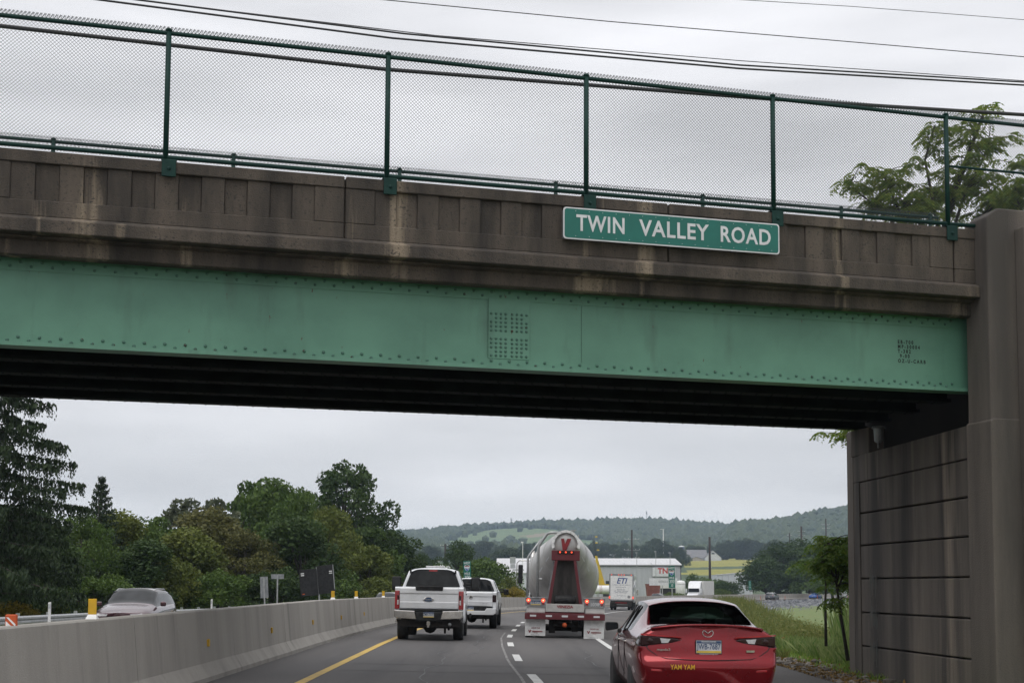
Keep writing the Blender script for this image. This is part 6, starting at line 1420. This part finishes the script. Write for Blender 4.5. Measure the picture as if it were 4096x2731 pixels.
# white propane tank with red bands, yellow crane, red container, white tank
Yt = 270; c = at(2416, 2357, Yt); g = gz(c.x, Yt)
t = thing('propane_tank', 'big white horizontal tank with thin red bands right of the tanker', 'tank', (c.x, Yt, g)); zc_ = c.z - g; r_ = 17 / ppm(Yt)
b_ = MB().lathe([(-2.2, .05), (-2.15, r_ * .45), (-1.9, r_ * .85), (-1.6, r_), (6, r_), (6.4, r_ * .8), (6.6, .05)], (0, 0, zc_), 'x', 24).build('vessel', M['white'], t, smooth=True)
for x in (-.9, -.7, -.5): MB().lathe([(x, r_ + .004), (x, r_ + .012), (x + .05, r_ + .012), (x + .05, r_ + .004)], (0, 0, zc_), 'x', 24).build('red_band', M['text_red'], b_, smooth=True)
for x in (-1.2, 5): MB().bx(x - .2, x + .2, -.5, .5, -.3, zc_ - r_ * .6).build('saddle', M['galv'], t)
Yc = 300; c = at(2400, 2345, Yc); g = gz(c.x, Yc); t = thing('yellow_crane', 'yellow crane boom standing up behind the tanker', 'crane', (c.x, Yc, g))
def cp(x, y): q = at(x, y, Yc); return (q.x - c.x, 0, q.z - g)
for dx in (-.14, .14):
    A, B = cp(2408, 2345), cp(2384, 2222); MB().hexa([(A[0] - .35 + dx * 2, dx - .1, A[2]), (A[0] + .55 + dx * 2, dx - .1, A[2]), (A[0] + .55 + dx * 2, dx + .1, A[2]), (A[0] - .35 + dx * 2, dx + .1, A[2]), (B[0] - .25, dx - .1, B[2]), (B[0] + .25, dx - .1, B[2]), (B[0] + .25, dx + .1, B[2]), (B[0] - .25, dx + .1, B[2])]).build('boom', M['crane_y'], t)
MB().bx(cp(2395, 0)[0], cp(2470, 0)[0], -.8, .8, cp(0, 2345)[2], cp(0, 2335)[2]).build('deck', M['crane_y'], t)
MB().bx(cp(2400, 0)[0], cp(2460, 0)[0], -.7, .7, -.2, cp(0, 2345)[2]).build('base', M['opening'], t)
lt = MB()
for s in (-.12, .12):
    lt.cyl((cp(2384, 2222)[0] + s, 0, cp(0, 2222)[2]), (cp(2374, 2150)[0] + s, 0, cp(0, 2150)[2]), .03, n=5)
lt.build('lattice_mast', M['pole'], t)
for y_, x_ in ((2199, 2381), (2170, 2375), (2146, 2374)): MB().lathe([(-.15, .1), (-.1, .3), (.1, .3), (.15, .1)], (cp(x_, 0)[0], 0, cp(0, y_)[2]), 'z', 10).build('yellow_fitting', M['crane_y'], t)
Yk = 290; a, b = at(2585, 2336, Yk), at(2642, 2372, Yk); g = gz(a.x, Yk); t = thing('red_container', 'rust-red open skip container in front of the warehouse opening', 'container', (a.x, Yk, g)); w = b.x - a.x; h_ = a.z - g
MB().hexa([(w * .14, 0, 0), (w * .9, 0, 0), (w * .9, 2.4, 0), (w * .14, 2.4, 0), (0, 0, h_), (w, 0, h_), (w, 2.4, h_), (0, 2.4, h_)]).build('body', M['rust'], t)
for k in range(5): MB().box((w * (.22 + .14 * k), -.05, h_ * .5), (.12, .1, h_ * .95)).build('rib', M['rust'], t)
MB().bx(-.05, w + .05, -.1, 2.5, h_, h_ + .12).build('rim', M['rust'], t)
Yk = 300; c = at(2722, 2340, Yk); g = gz(c.x, Yk); t = thing('white_silo_tank', 'small white round tank between the warehouse end and the semi truck', 'tank', (c.x, Yk, g)); zt2 = at(2722, 2320, Yk).z - g
MB().lathe([(-.3, 1.1), (zt2 - .5, 1.1), (zt2 - .15, .9), (zt2, .2)], axis='z', n=18).build('vessel', M['white'], t, smooth=True); MB().lathe([(zt2 - .9, 1.1), (zt2 - .88, 1.13), (zt2 - .8, 1.13), (zt2 - .78, 1.1)], axis='z', n=18).build('hoop', M['galv'], t)
t = thing('parked_trailer', 'white trailer parked left of the small white tank', 'trailer', (at(2660, 2330, 305).x, 305, gz(at(2660, 0, 305).x, 305))); g = t.location.z
MB().bx(-1.0, 3.2, 0, 2.5, at(2660, 2352, 305).z - g, at(2660, 2322, 305).z - g).build('box', M['dirty_white'], t, bevel=.05); MB().bx(-.8, 3, .3, 2.2, .4, at(2660, 2352, 305).z - g).build('chassis', M['under'], t)
for x in (.2, 2.4): wheel(t, x, .3, .45, .3, n=12)
# barn with silo, farm sheds
Yb2 = ground_Y(2790, 2242); k_ = Yb2 / 640; a = at(2738, 2238, Yb2); g = gz(a.x, Yb2) - 2
t = thing('grey_roofed_barn', 'barn with big grey roof and white gable above the crop field', 'barn', (a.x, Yb2, g))
gabled(t, 0, 11 * k_, 0, 12, 0, at(2740, 2232, Yb2).z - g, at(2790, 2199, Yb2 + 6).z - g, M['white_wall'], M['grey_roof'])
gabled(t, 9.5 * k_, 17.5 * k_, -3, 9, 0, at(2820, 2230, Yb2).z - g, at(2850, 2202, Yb2).z - g, M['white_wall'], M['grey_roof'], ridge='y')
gabled(t, 1 * k_, 9 * k_, -6, -.5, 0, at(2780, 2238, Yb2).z - g, at(2790, 2227, Yb2).z - g, M['tan_wall'], M['grey_roof'], ridge='y')
MB().bx(12.8 * k_, 14.2 * k_, -3.04, -3.0, at(2850, 2216, Yb2).z - g, at(2850, 2210, Yb2).z - g).build('loft_window', M['opening'], t)
Ys = Yb2 + 25; c = at(2726, 2186, Ys); g = gz(c.x, Ys) - 1; t = thing('blue_silo', 'dark blue cylindrical silo left of the grey-roofed barn', 'silo', (c.x, Ys, g)); h_ = c.z - g
MB().lathe([(0, 1.45 * k_), (h_, 1.45 * k_), (h_ + .1, 1.3 * k_)], axis='z', n=20).build('shell', M['silo'], t, smooth=True); MB().lathe([(h_ + .11, 1.5 * k_), (h_ + .5, 1.2 * k_), (h_ + .9, .3)], axis='z', n=20).build('cap', M['white'], t)
a = at(2985, 2222, 620); g = gz(a.x, 620) - 1
for nm, lab, px, y0, y1, Y, wpx, wm, rm, rd in (
    ('farm_shed', 'white farm shed left of the biggest dark tree', 2996, 2238, 2222, 620, 44, 'white_wall', 'metal_roof', 'x'), ('farm_shed', 'grey-roofed shed right of the barn gable', 2892, 2238, 2224, 640, 44, 'tan_wall', 'grey_roof', 'x'),
    ('hill_house', 'white house standing clear on the hillside above the barn', 2873, 2158, 2148, 1150, 20, 'white_wall', 'metal_roof', 'x'), ('roadside_store', 'flat pale-roofed building behind the big tree at right', 3232, 2216, 2205, 600, 34, 'rust', 'metal_roof', 'x'),
    ('poultry_house', 'first long white farm building on the left hillside', 1708, 2180, 2170, 1250, 40, 'white_wall', 'metal_roof', 'x'), ('poultry_house', 'second long white farm building on the left hillside', 1740, 2176, 2164, 1300, 40, 'white_wall', 'metal_roof', 'x'), ('poultry_house', 'rightmost long white farm building on the left hillside', 1768, 2178, 2168, 1350, 26, 'white_wall', 'metal_roof', 'x'),
    ('farm_house', 'small house low on the left hillside above the bushes', 1710, 2208, 2198, 800, 24, 'white_wall', 'grey_roof', 'y'), ('hilltop_house', 'white house on the pasture below the ridge wood', 2150, 2110, 2102, 2050, 16, 'white_wall', 'grey_roof', 'x')):
    Y = ground_Y(px, y0)
    p = at(px, y0, Y); g = gz(p.x, Y) - 1; t = thing(nm, lab, 'building', (p.x, Y, g)); w = wpx / ppm(Y); q = at(px, y1, Y).z - g; e = p.z - g
    gabled(t, -w / 2, w / 2, 0, w * .5, 0, e + (q - e) * .45, q, M[wm], M[rm], ridge=rd); MB().bx(-w * .1, w * .1, -.05, -.001, e * .5, e * .5 + w * .1).build('door', M['opening'], t)
hl = 'grey-roofed row house in the distant estate'
for i, (px, y0, y1, wpx, Y) in enumerate(((2398, 2232, 2208, 46, 900), (2440, 2232, 2206, 46, 900), (2485, 2231, 2204, 48, 910), (2620, 2228, 2206, 44, 920), (2585, 2230, 2212, 40, 880), (2370, 2226, 2208, 40, 960), (1715, 2238, 2222, 40, 560), (1762, 2240, 2228, 36, 540))):
    Y = ground_Y(px, y0 + 6)
    p = at(px, y0, Y); g = gz(p.x, Y) - 1; w = wpx / ppm(Y); q = at(px, y1, Y).z - g; e = p.z - g + (q - p.z + g) * .35
    t = thing('row_house', hl + ', ' + ('far left of the crane', 'second by the crane', 'third, under the tall pole', 'rightmost, near the silo', 'behind the light poles', 'nearest the tanker', 'left, above the near pickup', 'beside the short pole')[i], 'house', (p.x, Y, g), group='houses of the distant estate')
    gabled(t, -w / 2, w / 2, 0, 9, 0, e, q, M['tan_wall'], M['grey_roof']); gabled(t, -w * .1, w * .22, -1.2, 3, 0, e, q - .4, M['white_wall'], M['grey_roof'], ridge='y', over=.15)
    MB().bx(w * .02, w * .1, -1.24, -1.2, e - 1.0, e + .2).build('window', M['opening'], t)
# utility poles with cross-arms and insulators
def upole(label, px, yt, Y, arms, ybase=None, r=.16, col='pole'):
    p = at(px, yt, Y); g = gz(p.x, Y) - 1; t = thing('utility_pole', label, 'utility pole', (p.x, Y, g), group='utility poles across the valley'); h = p.z - g
    MB().cyl((0, 0, 0), (0, 0, h), r * 1.4, r, n=8).build('pole', M[col], t, smooth=True)
    for z, w in arms:
        a = MB().bx(-w, w, -.06, .06, h - z - .06, h - z + .06).build('cross_arm', M['galv' if col == 'pole' and w > 1.5 else 'pole'], t)
        for x in (-w, -w * .5, w * .5, w): MB().cyl((x, 0, h - z + .06), (x, 0, h - z + .35), .06, n=6).build('insulator', M['white'], a)
upole('tall brown pole with pale cross-arms rising behind the warehouse roof', 2527, 2118, 420, ((3.0, 2.2), (6.4, 2.4), (8.9, 2.2)), r=.28)
upole('thick brown pole without arms in front of the crop field', 2838, 2146, 390, ((9.2, .5),), r=.30)
upole('brown pole rising over the biggest dark tree', 3205, 2104, 480, ((2.0, 1.2), (3.4, 1.2), (4.8, 1.2)), r=.32)
upole('slim dark pole left of the pole over the biggest tree', 3158, 2131, 520, ((1.0, .8),), r=.2)
upole('tall slim pole with cross-arms over the saplings at right', 3303, 2073, 560, ((2.6, 1.6), (4.2, 1.6)), r=.26)
upole('short pole with cross-arm above the near pickup left of the round-topped tree', 1781, 2174, 330, ((.5, 1.1),), r=.2)
for lab, px, yt, Y, m_, r in (('thin white flagpole-like mast beside the white building roof', 2091, 2168, 290, 'white', .07), ('slim white monopole standing before the wooded hill', 2653, 2116, 900, 'white', .35), ('first thin light pole behind the box truck', 2547, 2210, 325, 'galv', .06),
                           ('second thin light pole right of the box truck', 2623, 2205, 326, 'galv', .06), ('third thin light pole above the right mile marker', 2680, 2210, 327, 'galv', .06)):
    p = at(px, yt, Y); g = gz(p.x, Y) - 1; t = thing('light_pole', lab, 'pole', (p.x, Y, g), group='slender poles'); h = p.z - g
    MB().cyl((0, 0, 0), (0, 0, h), r * 1.2, r, n=6).build('mast', M[m_], t); MB().bx(-r * 6, r * 2, -r * 2, r * 2, h - .1, h + .15).build('head', M[m_], t)
for lab, px, yt, yb, Y in (('steel lattice mast on the hilltop skyline at centre', 2586, 2044, 2074, 2520), ('thin mast on the ridge left of the tanker', 2045, 2072, 2086, 2520)):
    p = at(px, yt, Y); g = far_z(p.x, Y); h = p.z - g; t = thing('hilltop_mast', lab, 'mast', (p.x, Y, g)); mb = MB()
    for a in range(3): 
        c, s = math.cos(a * 2.1), math.sin(a * 2.1); mb.cyl((c * 1.6, s * 1.6, 0), (c * .5, s * .5, h), .35, n=4)
    for k in range(8): mb.cyl((0, 0, h * k / 8 - .1), (0, 0, h * k / 8 + .25), 1.5 - k * .12, n=6)
    mb.build('lattice', M['galv'], t); MB().lathe([(h - 5, 1.6), (h - 2.5, 1.6)], axis='z', n=8).lathe([(h - 1.2, 1.9), (h, 1.9)], axis='z', n=8).build('antenna_ring', M['galv'], t)

# ------------------------------------------------------------------ hazy air over the valley
mh = bpy.data.materials.new('haze'); mh.use_nodes = True; N = mh.node_tree.nodes; N.remove(N['Principled BSDF'])
pv = N.new('ShaderNodeVolumePrincipled'); pv.inputs['Color'].default_value = (.58, .73, .93, 1); pv.inputs['Density'].default_value = HAZE; pv.inputs['Anisotropy'].default_value = .1
mh.node_tree.links.new(pv.outputs[0], N['Material Output'].inputs['Volume'])
hzo = MB().bx(-2900, 2900, -120, 3150, -14, 152).build('haze', mh, kind='stuff'); hzo['label'] = 'thin bluish haze filling the valley air'; hzo['category'] = 'haze'
